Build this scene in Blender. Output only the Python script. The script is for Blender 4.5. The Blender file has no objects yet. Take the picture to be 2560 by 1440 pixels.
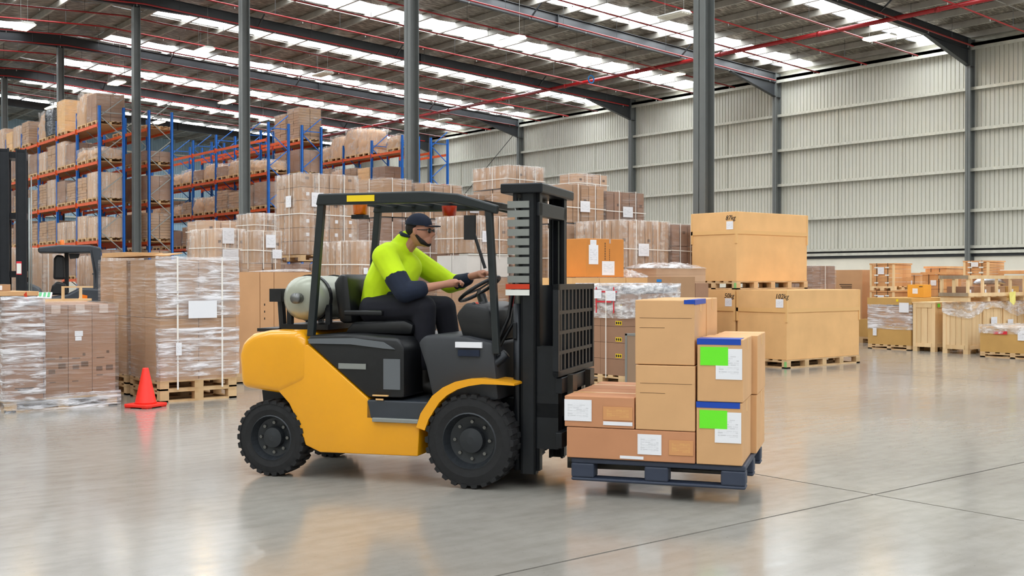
import bpy, bmesh, math, random
from mathutils import Vector, Matrix
random.seed(7)
SC = bpy.context.scene
COL = SC.collection
PI = math.pi

# ------------------------------------------------------------------ camera
TH = math.atan2(2200, 2740)
cam_d = bpy.data.cameras.new('camera'); cam = bpy.data.objects.new('camera', cam_d); COL.objects.link(cam)
cam_d.sensor_width = 36; cam_d.lens = 2740/2560*36; cam_d.clip_end = 400
cam.location = (0, 0, 1.48)
cam.rotation_euler = (PI/2 - 24/2740, 0, -TH)
SC.camera = cam

# ------------------------------------------------------------------ world and exposure
world = bpy.data.worlds.new('sky'); SC.world = world; world.use_nodes = True
bg = world.node_tree.nodes['Background']
bg.inputs[0].default_value = (0.93, 0.96, 1.0, 1); bg.inputs[1].default_value = 0.8
SC.view_settings.view_transform = 'Standard'
SC.view_settings.look = 'None'
SC.view_settings.gamma = 1
SC.view_settings.exposure = -0.1
SKYLIGHT_STRENGTH = 10.5
LAMP_STRENGTH = 22.0

# ------------------------------------------------------------------ materials
def srgb(c):
    return tuple(((v/255)/12.92 if v/255 <= .04045 else (((v/255)+.055)/1.055)**2.4) for v in c)
class NT:
    def __init__(s, name):
        s.m = bpy.data.materials.new(name); s.m.use_nodes = True
        s.t = s.m.node_tree; s.b = s.t.nodes['Principled BSDF']; s.o = s.t.nodes['Material Output']
    def n(s, kind, **kw):
        x = s.t.nodes.new(kind)
        for k, v in kw.items(): setattr(x, k, v)
        return x
    def l(s, a, b): s.t.links.new(a, b)
    def noise(s, scale=5, stretch=(1, 1, 1), detail=3, coord='Object', rot=(0, 0, 0)):
        tc = s.n('ShaderNodeTexCoord'); mp = s.n('ShaderNodeMapping'); nz = s.n('ShaderNodeTexNoise')
        mp.inputs['Scale'].default_value = stretch; mp.inputs['Rotation'].default_value = rot
        nz.inputs['Scale'].default_value = scale; nz.inputs['Detail'].default_value = detail
        s.l(tc.outputs[coord], mp.inputs[0]); s.l(mp.outputs[0], nz.inputs['Vector'])
        return nz.outputs[0]
    def ramp(s, fac, stops):
        r = s.n('ShaderNodeValToRGB'); e = r.color_ramp.elements
        while len(e) < len(stops): e.new(.5)
        for i, (p, c) in enumerate(stops):
            e[i].position = p; e[i].color = (*c, 1) if len(c) == 3 else c
        s.l(fac, r.inputs[0]); return r.outputs[0]
    def bump(s, h, strength=.3, dist=.01):
        b = s.n('ShaderNodeBump'); b.inputs['Strength'].default_value = strength; b.inputs['Distance'].default_value = dist
        s.l(h, b.inputs['Height']); s.l(b.outputs[0], s.b.inputs['Normal']); return b
    def mixc(s, f, a, b, mode='MIX'):
        m = s.n('ShaderNodeMix', data_type='RGBA', blend_type=mode)
        for sock, v in ((m.inputs[0], f), (m.inputs[6], a), (m.inputs[7], b)):
            if hasattr(v, 'is_linked') or hasattr(v, 'links'): s.l(v, sock)
            elif isinstance(v, (int, float)): sock.default_value = v
            else: sock.default_value = (*v, 1)
        return m.outputs[2]
    def rnd(s): return s.n('ShaderNodeObjectInfo').outputs['Random']
def flat(name, rgb, rough=.5, metal=0, vary=0.0, nscale=6, bumps=0, stretch=(1, 1, 1), rndv=0.0, coat=0):
    t = NT(name); c = srgb(rgb)
    t.b.inputs['Roughness'].default_value = rough; t.b.inputs['Metallic'].default_value = metal
    if coat: t.b.inputs['Coat Weight'].default_value = coat
    t.b.inputs['Base Color'].default_value = (*c, 1)
    if vary or bumps:
        nz = t.noise(nscale, stretch)
        out = t.ramp(nz, [(.3, tuple(v*(1-vary) for v in c)), (.7, tuple(min(1, v*(1+vary)) for v in c))])
        if rndv:
            g = t.ramp(t.rnd(), [(0, (1-rndv,)*3), (1, (1+rndv,)*3 if rndv < .0 else (1, 1, 1))])
            out = t.mixc(1.0, out, g, 'MULTIPLY')
        t.l(out, t.b.inputs['Base Color'])
        if bumps: t.bump(nz, bumps)
    return t.m
M = {}
M['steel'] = flat('shaded_steel_tone', (46, 48, 51), .42, 0, .08, 3)  # rafter steel, colour darkened to carry the shade under the roof
M['steel_col'] = flat('lit_column_tone', (104, 107, 105), .42, 0, .06, 3)  # column steel, colour lightened to carry the light on its faces
M['galv'] = flat('galvanised_steel', (205, 203, 190), .38, .25, .1, 4)
M['purlin'] = flat('purlin_steel', (160, 156, 147), .5, .15, .1, 2)
M['dado'] = flat('precast_concrete', (230, 224, 208), .8, 0, .05, 1.2, .1)
M['red_pipe'] = flat('red_pipe_paint', (142, 14, 18), .35)
M['blue_paint'] = flat('rack_blue', (14, 104, 198), .4, 0, .06, 5)
M['orange_paint'] = flat('rack_orange', (226, 88, 22), .45, 0, .1, 5)
M['brace'] = flat('brace_steel', (150, 150, 145), .4, .5)
M['white'] = flat('white_enamel', (235, 235, 228), .5)
M['black'] = flat('black_plastic', (17, 18, 21), .45, 0, .2, 20)
M['dkgrey'] = flat('charcoal_paint', (52, 57, 64), .4, 0, .1, 6)
M['mast'] = flat('mast_steel', (25, 28, 33), .38, .3, .15, 8)
M['grey'] = flat('mid_grey_plastic', (98, 102, 106), .5)
M['ltgrey'] = flat('light_grey_metal', (150, 153, 150), .35, .5)
M['yellow'] = flat('forklift_yellow', (238, 164, 4), .32, 0, .03, 3, coat=.4)
M['tyre'] = flat('tyre_rubber', (24, 24, 26), .75, 0, .2, 25, .2)
M['rim'] = flat('rim_grey', (48, 51, 55), .4, .3)
M['orange_lens'] = flat('orange_lens', (245, 120, 15), .25)
M['red_lens'] = flat('red_lens', (205, 60, 30), .25)
M['cone'] = flat('cone_orange', (250, 45, 28), .45)
M['cone_w'] = flat('cone_tip', (255, 70, 50), .45)
M['tan_lid'] = flat('cardboard_lid', (205, 160, 112), .85, 0, .05, 3)
M['paper'] = flat('paper', (238, 238, 242), .6)
M['yellow_paper'] = flat('yellow_paper', (245, 232, 130), .7)
M['green'] = flat('lime_green_sticker', (110, 240, 40), .5)
M['blue'] = flat('blue_tape', (18, 70, 175), .4)
M['yellow_sticker'] = flat('yellow_sticker', (245, 210, 20), .5)
M['red_tape'] = flat('red_tape', (215, 45, 60), .4)
M['ink'] = flat('ink', (42, 34, 30), .8)
M['print'] = flat('print_brown', (105, 72, 48), .85)
M['printk'] = flat('brown_ink_print', (104, 74, 52), .85)
M['greenprint'] = flat('green_print', (60, 160, 95), .5)
M['green_dull'] = flat('green_pallet_paint', (140, 200, 120), .6)
M['case_brown'] = flat('case_panel', (150, 122, 98), .6)
M['strap'] = flat('white_strap', (245, 240, 232), .4)
M['tape'] = flat('packing_tape', (232, 184, 122), .3)
M['ctape'] = flat('clear_tape', (200, 175, 160), .2)
M['hivis'] = flat('hivis_yellow', (205, 238, 12), .8, 0, .06, 9, .3)
M['navy'] = flat('navy_cloth', (22, 32, 52), .85, 0, .15, 14, .3)
M['skin'] = flat('skin', (196, 138, 112), .55)
M['darkhair'] = flat('dark_hair', (30, 22, 20), .8, 0, .2, 40, .4)
M['boot'] = flat('boot_leather', (30, 26, 24), .6)
M['glass_l'] = flat('gas_cylinder_paint', (168, 170, 155), .35, .3)
M['silver'] = flat('silver_bag', (190, 192, 200), .25, .8, .2, 9, .8)
M['ring'] = flat('ring_blue', (20, 130, 210), .4)
M['grey_dk'] = flat('dark_grey_cowl', (50, 52, 56), .5)
M['steel_dk'] = flat('guard_steel', (28, 34, 36), .4)
M['fork'] = flat('fork_steel', (70, 66, 60), .4, .6, .2, 8)
M['pallet_plastic'] = flat('pallet_plastic', (52, 60, 78), .5, 0, .08, 8)
M['trouser'] = flat('dark_trouser_cloth', (22, 22, 32), .9, 0, .15, 12, .2)
M['bolt'] = flat('bolt_steel', (120, 120, 118), .35, .8)

def carton(name, rgb, rndv=.22):
    t = NT(name); c = srgb(rgb)
    nz = t.noise(2.5, (1, 1, 1), 4); base = t.ramp(nz, [(.3, tuple(v*.93 for v in c)), (.7, tuple(min(1, v*1.06) for v in c))])
    g = t.ramp(t.rnd(), [(0, (1-rndv,)*3), (1, (1, 1, 1))])
    out = t.mixc(1.0, base, g, 'MULTIPLY')
    fl = t.noise(60, (1, 1, 6), 2)
    t.l(out, t.b.inputs['Base Color']); t.b.inputs['Roughness'].default_value = .82
    t.bump(fl, .08, .003)
    return t.m
M['carton'] = carton('brown_carton', (190, 148, 110))
M['carton_lt'] = carton('light_carton', (212, 172, 138))
M['carton_dk'] = carton('dark_carton', (164, 124, 97))
M['kraft'] = carton('kraft_board', (236, 186, 126), .05)
M['kraft_tan'] = carton('tan_board', (204, 156, 112), .06)
M['kraft_o2'] = carton('bright_orange_board', (238, 168, 60), .04)
M['kraft_or'] = carton('orange_kraft', (214, 138, 62), .08)
M['kraft_y'] = carton('ochre_kraft', (206, 162, 94), .08)
M['carton_w'] = carton('white_carton', (226, 222, 216), .08)
M['load_box'] = carton('load_carton', (218, 170, 120), .06)
M['load_red'] = carton('load_reddish_carton', (202, 142, 102), .06)

def wood(name, rgb, rgb2):
    t = NT(name); a, b = srgb(rgb), srgb(rgb2)
    nz = t.noise(4, (1, 1, .15), 5); k = t.noise(1.7, (2, 2, 1), 2)
    c1 = t.ramp(nz, [(.35, a), (.65, b)])
    knot = t.ramp(k, [(.28, srgb((150, 95, 50))), (.33, (1, 1, 1))])
    g = t.ramp(t.rnd(), [(0, (.82, .8, .76)), (1, (1, 1, 1))])
    o = t.mixc(1, t.mixc(.8, c1, knot, 'MULTIPLY'), g, 'MULTIPLY')
    t.l(o, t.b.inputs['Base Color']); t.b.inputs['Roughness'].default_value = .75; t.bump(nz, .15, .004)
    return t.m
M['pine'] = wood('pine', (250, 222, 176), (238, 196, 142))
M['pallet'] = wood('pallet_timber', (228, 195, 150), (200, 160, 112))
M['ply'] = wood('plywood', (240, 184, 126), (224, 160, 104))
M['greywood'] = wood('weathered_timber', (170, 150, 125), (140, 120, 98))

def film(name, lo, hi, patch=(.35, .7), sc=1.0, col=(.96, .93, .92), rough=.14, ani=26):
    t = NT(name); t.b.inputs['Base Color'].default_value = (*col, 1); t.b.inputs['Roughness'].default_value = rough
    t.b.inputs['Specular IOR Level'].default_value = .9
    n1 = t.noise(1.6*sc, (1, 1, ani), 4, rot=(.05, .04, 0)); n2 = t.noise(2.4*sc, (1.5, 1.5, ani*.45), 5, rot=(.35, .3, 0)); n3 = t.noise(1.5*sc, (1, 1, 1.6), 2)
    a = t.ramp(n1, [(.44, (0, 0, 0)), (.66, (1, 1, 1))]); b = t.ramp(n2, [(.47, (0, 0, 0)), (.68, (1, 1, 1))]); p = t.ramp(n3, [(patch[0], (.12,)*3), (patch[1], (1, 1, 1))])
    ad = t.n('ShaderNodeMath', operation='MAXIMUM'); t.l(a, ad.inputs[0]); t.l(b, ad.inputs[1])
    mx = t.n('ShaderNodeMath', operation='MULTIPLY'); t.l(ad.outputs[0], mx.inputs[0]); t.l(p, mx.inputs[1])
    r = t.ramp(mx.outputs[0], [(0, (lo,)*3), (1, (hi,)*3)])
    t.bump(ad.outputs[0], .8, .02)
    tr = t.n('ShaderNodeBsdfTransparent'); ms = t.n('ShaderNodeMixShader')
    t.l(r, ms.inputs[0]); t.l(tr.outputs[0], ms.inputs[1]); t.l(t.b.outputs[0], ms.inputs[2]); t.l(ms.outputs[0], t.o.inputs[0])
    return t.m
M['film'] = film('stretch_film', .05, .5, (.42, .78))
M['film_white'] = film('bright_stretch_film', .10, .9, (.2, .55), 1.2, (.97, .96, 1.0), .10, 13)
M['film_soft'] = film('cloudy_film', .08, .5, (.25, .6), 5, (.98, .92, .86), .2, .12)
M['film_clear'] = film('loose_clear_film', .2, .85, (.2, .5), 2.5, (.95, .93, .93), .12, 4)
M['film_dark'] = film('black_film', .9, 1, (.3, .6), 2, (.03, .03, .035), .15, 3)

def printed(name, bgc, ink, rows=14):
    t = NT(name); uv = t.n('ShaderNodeUVMap'); br = t.n('ShaderNodeTexBrick')
    mp = t.n('ShaderNodeMapping'); mp.inputs['Scale'].default_value = (1, 1, 1); mp.inputs['Location'].default_value = (.03, 0, 0)
    t.l(uv.outputs[0], mp.inputs[0]); t.l(mp.outputs[0], br.inputs['Vector'])
    br.inputs['Scale'].default_value = 1; br.inputs['Brick Width'].default_value = .23; br.inputs['Row Height'].default_value = 1/rows
    br.inputs['Mortar Size'].default_value = .012; br.inputs['Mortar Smooth'].default_value = .05
    br.inputs['Color1'].default_value = (*srgb(ink), 1); br.inputs['Color2'].default_value = (*srgb(bgc), 1); br.inputs['Mortar'].default_value = (*srgb(bgc), 1)
    br.inputs['Bias'].default_value = .1
    sx = t.n('ShaderNodeSeparateXYZ'); t.l(uv.outputs[0], sx.inputs[0])
    inside = None
    for k, (lo, hi) in ((0, (.12, .88)), (1, (.18, .82))):
        a = t.n('ShaderNodeMath', operation='GREATER_THAN'); a.inputs[1].default_value = lo; t.l(sx.outputs[k], a.inputs[0])
        b = t.n('ShaderNodeMath', operation='LESS_THAN'); b.inputs[1].default_value = hi; t.l(sx.outputs[k], b.inputs[0])
        c = t.n('ShaderNodeMath', operation='MULTIPLY'); t.l(a.outputs[0], c.inputs[0]); t.l(b.outputs[0], c.inputs[1])
        if inside is None: inside = c.outputs[0]
        else:
            d = t.n('ShaderNodeMath', operation='MULTIPLY'); t.l(inside, d.inputs[0]); t.l(c.outputs[0], d.inputs[1]); inside = d.outputs[0]
    w = t.n('ShaderNodeTexWave', bands_direction='Y'); w.inputs['Scale'].default_value = rows/ (2*PI)*PI; t.l(uv.outputs[0], w.inputs[0])
    f = t.n('ShaderNodeMath', operation='MULTIPLY'); t.l(inside, f.inputs[0]); t.l(w.outputs[1], f.inputs[1])
    f2 = t.n('ShaderNodeMath', operation='MULTIPLY'); t.l(f.outputs[0], f2.inputs[0]); f2.inputs[1].default_value = .55
    o = t.mixc(f2.outputs[0], srgb(bgc), br.outputs[0])
    t.l(o, t.b.inputs['Base Color']); t.b.inputs['Roughness'].default_value = .55
    return t.m
M['label'] = printed('printed_label', (240, 240, 244), (50, 50, 60))
M['label_gold'] = printed('gold_print', (214, 152, 98), (245, 205, 120), 10)

def floor_mat():
    t = NT('polished_concrete')
    a = t.noise(.35, (1, 1, 1), 6); b = t.noise(9, (1, 1, 1), 8); s = t.noise(2.2, (1, 5, 1), 6, rot=(0, 0, .9)); sp = t.noise(38, (1, 2.5, 1), 3, rot=(0, 0, .9))
    c = t.ramp(a, [(.3, srgb((146, 141, 133))), (.7, srgb((168, 164, 155)))])
    c = t.mixc(.3, c, t.ramp(b, [(.35, (.78, .76, .74)), (.6, (1, 1, 1))]), 'MULTIPLY')
    c = t.mixc(.25, c, t.ramp(s, [(.38, (.74, .71, .68)), (.55, (1, 1, 1))]), 'MULTIPLY')
    c = t.mixc(.6, c, t.ramp(sp, [(.27, (.5, .48, .45)), (.34, (1, 1, 1))]), 'MULTIPLY')
    t.l(c, t.b.inputs['Base Color'])
    r = t.ramp(s, [(.3, (.13,)*3), (.7, (.2,)*3)]); t.l(r, t.b.inputs['Roughness'])
    t.b.inputs['Specular IOR Level'].default_value = .9
    t.bump(a, .05, .02)
    return t.m
M['floor'] = floor_mat()
M['joint'] = flat('joint_filler', (48, 42, 36), .95)
M['clad_blue'] = flat('pale_blue_cladding', (160, 188, 204), .42, .1, .03, .5)
M['deck'] = flat('shelf_board', (176, 128, 82), .8, 0, .12, 6)
M['clad'] = flat('wall_cladding', (204, 202, 190), .36, .1, .03, .5)
def foil():
    t = NT('roof_foil'); n = t.noise(3, (1, 7, 1), 5); n2 = t.noise(.5, (1, 1, 1), 3)
    c = t.ramp(n, [(.35, srgb((84, 77, 67))), (.52, srgb((128, 119, 107))), (.7, srgb((215, 207, 192)))])
    t.l(c, t.b.inputs['Base Color']); t.b.inputs['Metallic'].default_value = .55; t.b.inputs['Roughness'].default_value = .42
    t.bump(n, .6, .05)
    return t.m
M['foil'] = foil()
def emis(name, rgb, st):
    t = NT(name); t.b.inputs['Base Color'].default_value = (*rgb, 1); t.b.inputs['Emission Color'].default_value = (*rgb, 1)
    t.b.inputs['Emission Strength'].default_value = st; return t.m
M['skylight'] = emis('translucent_roof_sheet', (.90, .955, 1.0), SKYLIGHT_STRENGTH)
M['lamp'] = emis('lamp_glow', (1, .76, .42), LAMP_STRENGTH)
M['lamp_off'] = flat('lamp_diffuser', (225, 220, 205), .4)

# ------------------------------------------------------------------ mesh building
class MB:
    def __init__(s): s.v = []; s.f = []; s.mi = []; s.uv = None; s.smooth = False
    def add(s, verts, faces, mi=0):
        o = len(s.v); s.v += [tuple(v) for v in verts]; s.f += [tuple(i+o for i in f) for f in faces]; s.mi += [mi]*len(faces); return s
    def box(s, x0, y0, z0, x1, y1, z1, mi=0):
        v = [(x0, y0, z0), (x1, y0, z0), (x1, y1, z0), (x0, y1, z0), (x0, y0, z1), (x1, y0, z1), (x1, y1, z1), (x0, y1, z1)]
        return s.add(v, [(0, 3, 2, 1), (4, 5, 6, 7), (0, 1, 5, 4), (1, 2, 6, 5), (2, 3, 7, 6), (3, 0, 4, 7)], mi)
    def bar(s, a, b, w, h, mi=0, up=(0, 0, 1)):
        a, b = Vector(a), Vector(b); d = (b-a).normalized(); up = Vector(up)
        if abs(d.dot(up)) > .99: up = Vector((1, 0, 0))
        sx = d.cross(up).normalized()*w/2; sz = sx.cross(d).normalized()*h/2
        v = [p+i*sx+j*sz for p in (a, b) for i, j in ((-1, -1), (1, -1), (1, 1), (-1, 1))]
        return s.add(v, [(0, 3, 2, 1), (4, 5, 6, 7), (0, 1, 5, 4), (1, 2, 6, 5), (2, 3, 7, 6), (3, 0, 4, 7)], mi)
    def tube(s, pts, r, n=10, mi=0, cap=True):
        pts = [Vector(p) for p in pts]; rs = r if isinstance(r, (list, tuple)) else [r]*len(pts)
        o = len(s.v); up = Vector((0, 0, 1)); prev = None
        for i, p in enumerate(pts):
            d = (pts[min(i+1, len(pts)-1)]-pts[max(i-1, 0)]).normalized()
            if prev is None: sx = d.cross(up if abs(d.z) < .95 else Vector((1, 0, 0))).normalized()
            else: sx = (prev-d*prev.dot(d)).normalized()
            prev = sx; sy = d.cross(sx)
            s.v += [tuple(p+rs[i]*(math.cos(2*PI*k/n)*sx+math.sin(2*PI*k/n)*sy)) for k in range(n)]
        for i in range(len(pts)-1):
            for k in range(n):
                s.f.append((o+i*n+k, o+i*n+(k+1) % n, o+(i+1)*n+(k+1) % n, o+(i+1)*n+k)); s.mi.append(mi)
        if cap:
            s.f.append(tuple(o+k for k in reversed(range(n)))); s.f.append(tuple(o+(len(pts)-1)*n+k for k in range(n))); s.mi += [mi, mi]
        return s
    def prism(s, poly, y0, y1, mi=0, axis='y'):
        n = len(poly)
        if axis == 'y': v = [(x, y0, z) for x, z in poly]+[(x, y1, z) for x, z in poly]
        elif axis == 'z': v = [(x, y, y0) for x, y in poly]+[(x, y, y1) for x, y in poly]
        else: v = [(y0, x, z) for x, z in poly]+[(y1, x, z) for x, z in poly]
        f = [tuple(range(n)), tuple(reversed(range(n, 2*n)))]+[(i, i+n, (i+1) % n+n, (i+1) % n) for i in range(n)]
        return s.add(v, f, mi)
    def lathe(s, prof, n=24, axis='z', c=(0, 0, 0), mi=0, closed=False):
        o = len(s.v); m = len(prof)
        for k in range(n):
            a = 2*PI*k/n
            for r, h in prof:
                p = (r*math.cos(a), r*math.sin(a), h) if axis == 'z' else (r*math.cos(a), h, r*math.sin(a)) if axis == 'y' else (h, r*math.cos(a), r*math.sin(a))
                s.v.append((p[0]+c[0], p[1]+c[1], p[2]+c[2]))
        for k in range(n):
            for i in range(m if closed else m-1):
                j = (i+1) % m; k2 = (k+1) % n
                s.f.append((o+k*m+i, o+k2*m+i, o+k2*m+j, o+k*m+j)); s.mi.append(mi)
        return s
    def sphere(s, c, r, n=14, mi=0, sc=(1, 1, 1)):
        prof = [(max(1e-4, math.sin(PI*i/(n-2)))*r, -math.cos(PI*i/(n-2))*r) for i in range(n-1)]
        o = len(s.v); s.lathe(prof, n, 'z', (0, 0, 0), mi)
        for i in range(o, len(s.v)):
            v = s.v[i]; s.v[i] = (v[0]*sc[0]+c[0], v[1]*sc[1]+c[1], v[2]*sc[2]+c[2])
        return s
    def mesh(s, name, mats, smooth=False, fix=True):
        me = bpy.data.meshes.new(name); me.from_pydata(s.v, [], s.f); me.update()
        for m in (mats if isinstance(mats, (list, tuple)) else [mats]): me.materials.append(M[m] if isinstance(m, str) else m)
        me.polygons.foreach_set('material_index', s.mi)
        if fix:
            bm = bmesh.new(); bm.from_mesh(me); bmesh.ops.recalc_face_normals(bm, faces=bm.faces); bm.to_mesh(me); bm.free()
        if smooth: me.polygons.foreach_set('use_smooth', [True]*len(me.polygons))
        return me
    def obj(s, name, mats, parent=None, smooth=False, bevel=0, seg=2, loc=None, fix=True, auto=False):
        o = link(name, s.mesh(name, mats, smooth or auto, fix), parent, loc)
        if bevel:
            b = o.modifiers.new('bevel', 'BEVEL'); b.width = bevel; b.segments = seg; b.limit_method = 'ANGLE'; b.angle_limit = .6
        if auto: edge_split(o)
        return o
def edge_split(o):
    e = o.modifiers.new('split', 'EDGE_SPLIT'); e.split_angle = .7
def link(name, data, parent=None, loc=None, rot=None):
    o = bpy.data.objects.new(name, data); COL.objects.link(o)
    if parent: o.parent = parent
    if loc is not None: o.location = loc
    if rot is not None: o.rotation_euler = rot
    return o
def tag(o, label=None, cat=None, group=None, kind=None):
    if label: o['label'] = label
    if cat: o['category'] = cat
    if group: o['group'] = group
    if kind: o['kind'] = kind
    return o
def empty(name, loc=(0, 0, 0), rz=0, label=None, cat=None, group=None, kind=None):
    o = link(name, None, None, loc, (0, 0, rz)); o.empty_display_size = .1
    return tag(o, label, cat, group, kind)
CACHE = {}
def ubox(w, l, h, mat):
    """shared box mesh, corner at origin"""
    k = (round(w, 3), round(l, 3), round(h, 3), mat)
    if k not in CACHE: CACHE[k] = MB().box(0, 0, 0, k[0], k[1], k[2]).mesh('box', mat, fix=False)
    return CACHE[k]
def paper(name, parent, face, u0, z0, w, h, off=-.004, mat='label', tilt=0):
    """thin sheet on the face looking to -X ('x', u along Y) or -Y ('y', u along X)"""
    k = ('pp', face, round(w, 3), round(h, 3), mat)
    if k not in CACHE:
        t = .0015
        m = MB(); m.box(0, -t/2, 0, w, t/2, h) if face == 'y' else m.box(-t/2, 0, 0, t/2, w, h)
        me = m.mesh(name, mat); uvl = me.uv_layers.new(name='UVMap')
        for p in me.polygons:
            for li in p.loop_indices:
                co = me.vertices[me.loops[li].vertex_index].co
                uvl.data[li].uv = ((co.x if face == 'y' else co.y)/w, co.z/h)
        CACHE[k] = me
    loc = (u0, off, z0) if face == 'y' else (off, u0, z0)
    o = link(name, CACHE[k], parent, loc)
    if tilt: o.rotation_euler = (0, tilt, 0) if face == 'y' else (tilt, 0, 0)
    return o
def text(s, size, name, mat, parent, loc, rot, depth=.001, shear=0):
    cu = bpy.data.curves.new(name, 'FONT'); cu.body = s; cu.size = size; cu.extrude = depth; cu.shear = shear; cu.resolution_u = 2
    tmp = bpy.data.objects.new('tmp', cu); COL.objects.link(tmp)
    dg = bpy.context.evaluated_depsgraph_get(); me = bpy.data.meshes.new_from_object(tmp.evaluated_get(dg))
    bpy.data.objects.remove(tmp); me.materials.clear(); me.materials.append(M[mat])
    return link(name, me, parent, loc, rot)

# ================================================================== SETTING
WX, YN, YF, RX, LX = 42.75, -22.0, 82.0, 15.5, -12.0     # wall line, near end, far end, ridge, left eave
FRAMES = [13.63 + 9.76*k for k in range(-3, 7)]
def roof_z(x): return 12.72 - .0516*abs(x-RX)            # top of rafter
SKY_Y = [-16.3, -9.4, -2.5, 4.4, 11.3, 18.2, 25, 32, 39.0, 45.9, 52.7, 59.8, 66.8, 73.6]

fl = MB().box(LX, YN, -.3, WX+.6, YF+.4, -.03).obj('floor', 'joint'); tag(fl, kind='structure')
jx = [LX, -10.7, -2.0, 6.62, 15.25, 23.9, 32.5, WX+.6]; jy = [YN, -15.2, -5.47, 4.29, 14.05, 23.8, 33.57, 43.3, 53.1, 62.9, 72.6, YF+.4]
for i in range(len(jx)-1):
    for j in range(len(jy)-1):
        g = .009
        MB().box(jx[i]+g, jy[j]+g, -.03, jx[i+1]-g, jy[j+1]-g, 0).obj('slab', 'floor', fl, fix=False)

# ---- right wall: precast dado, cladding sheets, girts, bridging
wr = MB().box(WX+.36, YN, 0, WX+.56, YF, 2.39).obj('wall_right', 'dado'); tag(wr, kind='structure')
def sheet_mesh(h, n=4, pitch=.19, d=.035, mat='clad'):
    prof = []
    for k in range(n):
        y = k*pitch; prof += [(y, 0), (y+.03, 0), (y+.038, d), (y+.182, d)]
    prof.append((n*pitch, 0))
    m = MB(); v = [(-x, y, 0) for y, x in prof]+[(-x, y, h) for y, x in prof]; q = len(prof)
    m.add(v, [(i, i+1, i+1+q, i+q) for i in range(q-1)]); return m.mesh('sheet', mat, fix=False)
sm = sheet_mesh(9.3); y = YN
while y < YF:
    link('cladding_sheet', sm, wr, (WX+.47, y, 2.39)); y += .76
def zsec(L):
    m = MB(); m.box(-.02, 0, -.1, .0, L, .1); m.box(-.2, 0, .08, 0, L, .1)
    m.box(-.2, 0, -.1, -.19, L, .1); return m
gm = MB().box(-.2, 0, .0, 0, YF-YN, .012).box(-.2, 0, -.11, -.188, YF-YN, .012).box(-.188, 0, -.11, -.13, YF-YN, -.1).mesh('girt', 'galv', fix=False)
for z in (2.62, 2.83, 4.32, 5.99, 7.66, 9.33): link('girt', gm, wr, (WX+.41, YN, z))
MB().box(WX+.1, YN, 10.98, WX+.4, YF, 11.12).box(WX+.1, YN, 10.84, WX+.13, YF, 11.12).obj('eave_strut', 'galv', wr, fix=False)
MB().box(WX+.42, YN, 11.0, WX+.45, YF, 11.62).obj('eave_gap_filler', 'galv', wr, fix=False)  # pale panel added to lighten the black gap under the roof edge
MB().box(WX+.3, YN, 2.39, WX+.44, YF, 2.5).obj('base_angle_shade', 'steel', wr, fix=False)  # base angle in dark colour, also painting the shade below the girts
MB().box(WX+.38, YN, 2.64, WX+.44, YF, 2.71).obj('base_angle_shade', 'steel', wr, fix=False)  # added dark strip, paints the shade between the two base girts
bm_ = MB().box(-.02, -.025, 0, .0, .025, 6.7).mesh('bridging_rod', 'galv', fix=False)
for Y in FRAMES:
    for k in (1/3, 2/3):
        if Y > 10: link('bridging_rod', bm_, wr, (WX+.4, Y+9.76*k, 2.62))
# far wall
wb = MB().box(LX, YF, 0, WX+.5, YF+.2, 2.39).obj('wall_back', 'dado'); tag(wb, kind='structure')
sb = sheet_mesh(10.5, mat='clad_blue')
x = 4.0
while x < WX+.4:
    link('cladding_sheet', sb, wb, (x, YF+.1, 2.39), (0, 0, -PI/2)); x += .76
gb = MB().box(0, -.2, 0, WX-4, 0, .012).box(0, -.2, -.11, WX-4, -.188, .012).mesh('girt', 'galv', fix=False)
for z in (2.7, 4.32, 5.99, 7.66, 9.33, 11.0): link('girt', gb, wb, (4, YF, z))
# unseen solid left wall; near end left open so sky light fills the hall
wl = MB().box(LX-.2, YN, 0, LX, YF, 11.3).obj('wall_left', 'clad'); tag(wl, kind='structure')

# ---- roof
SW = .84; seg = []; e = YN
for s in SKY_Y:
    seg.append((e, s-SW)); e = s+SW
seg.append((e, YF))
pit = 27.5/16; ZP = .31
ceil = MB().box(LX, YN, 13.6, WX+.6, YF+.3, 13.7).obj('ceiling', 'foil'); tag(ceil, kind='structure')
def xs(side, i): return RX+side*i*pit
def panel(x0, x1, y0, y1, mat, sag, thick=False):
    z0, z1 = roof_z(x0)+ZP, roof_z(x1)+ZP; m = MB(); nx, ny = (4, 3) if sag else (1, 1)
    v = []
    for i in range(nx+1):
        for j in range(ny+1):
            a = i/nx; b = j/ny
            v.append((x0+(x1-x0)*a, y0+(y1-y0)*b, z0+(z1-z0)*a-sag*math.sin(PI*a)+random.uniform(-.012, .012)*(1 if 0 < i < nx else 0)))
    m.add(v, [(i*(ny+1)+j, (i+1)*(ny+1)+j, (i+1)*(ny+1)+j+1, i*(ny+1)+j+1) for i in range(nx) for j in range(ny)])
    return m
far_roof = MB(); far_sky = MB()
for side in (1, -1):
    for i in range(16):
        xa, xb = sorted((xs(side, i), xs(side, i+1)))
        if side > 0 and i == 15: xb = WX+.6
        for (y0, y1) in seg:
            m = panel(xa, xb, y0, y1, 'foil', .05)
            if y0 > 16 and xb > 9: m.obj('roof_panel', 'foil', ceil, smooth=True, fix=False)
            else: far_roof.add(m.v, m.f)
        for s in SKY_Y:
            if i == 0: 
                m = panel(xa, xb, s-SW, s+SW, 'foil', 0); (m.obj('roof_panel', 'foil', ceil, fix=False) if s > 16 else far_roof.add(m.v, m.f)); continue
            m = panel(xa, xb, s-SW, s+SW, 'skylight', 0)
            if s > 16 and xb > 9: m.obj('skylight_panel', 'skylight', ceil, fix=False)
            else: far_sky.add(m.v, m.f)
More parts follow.
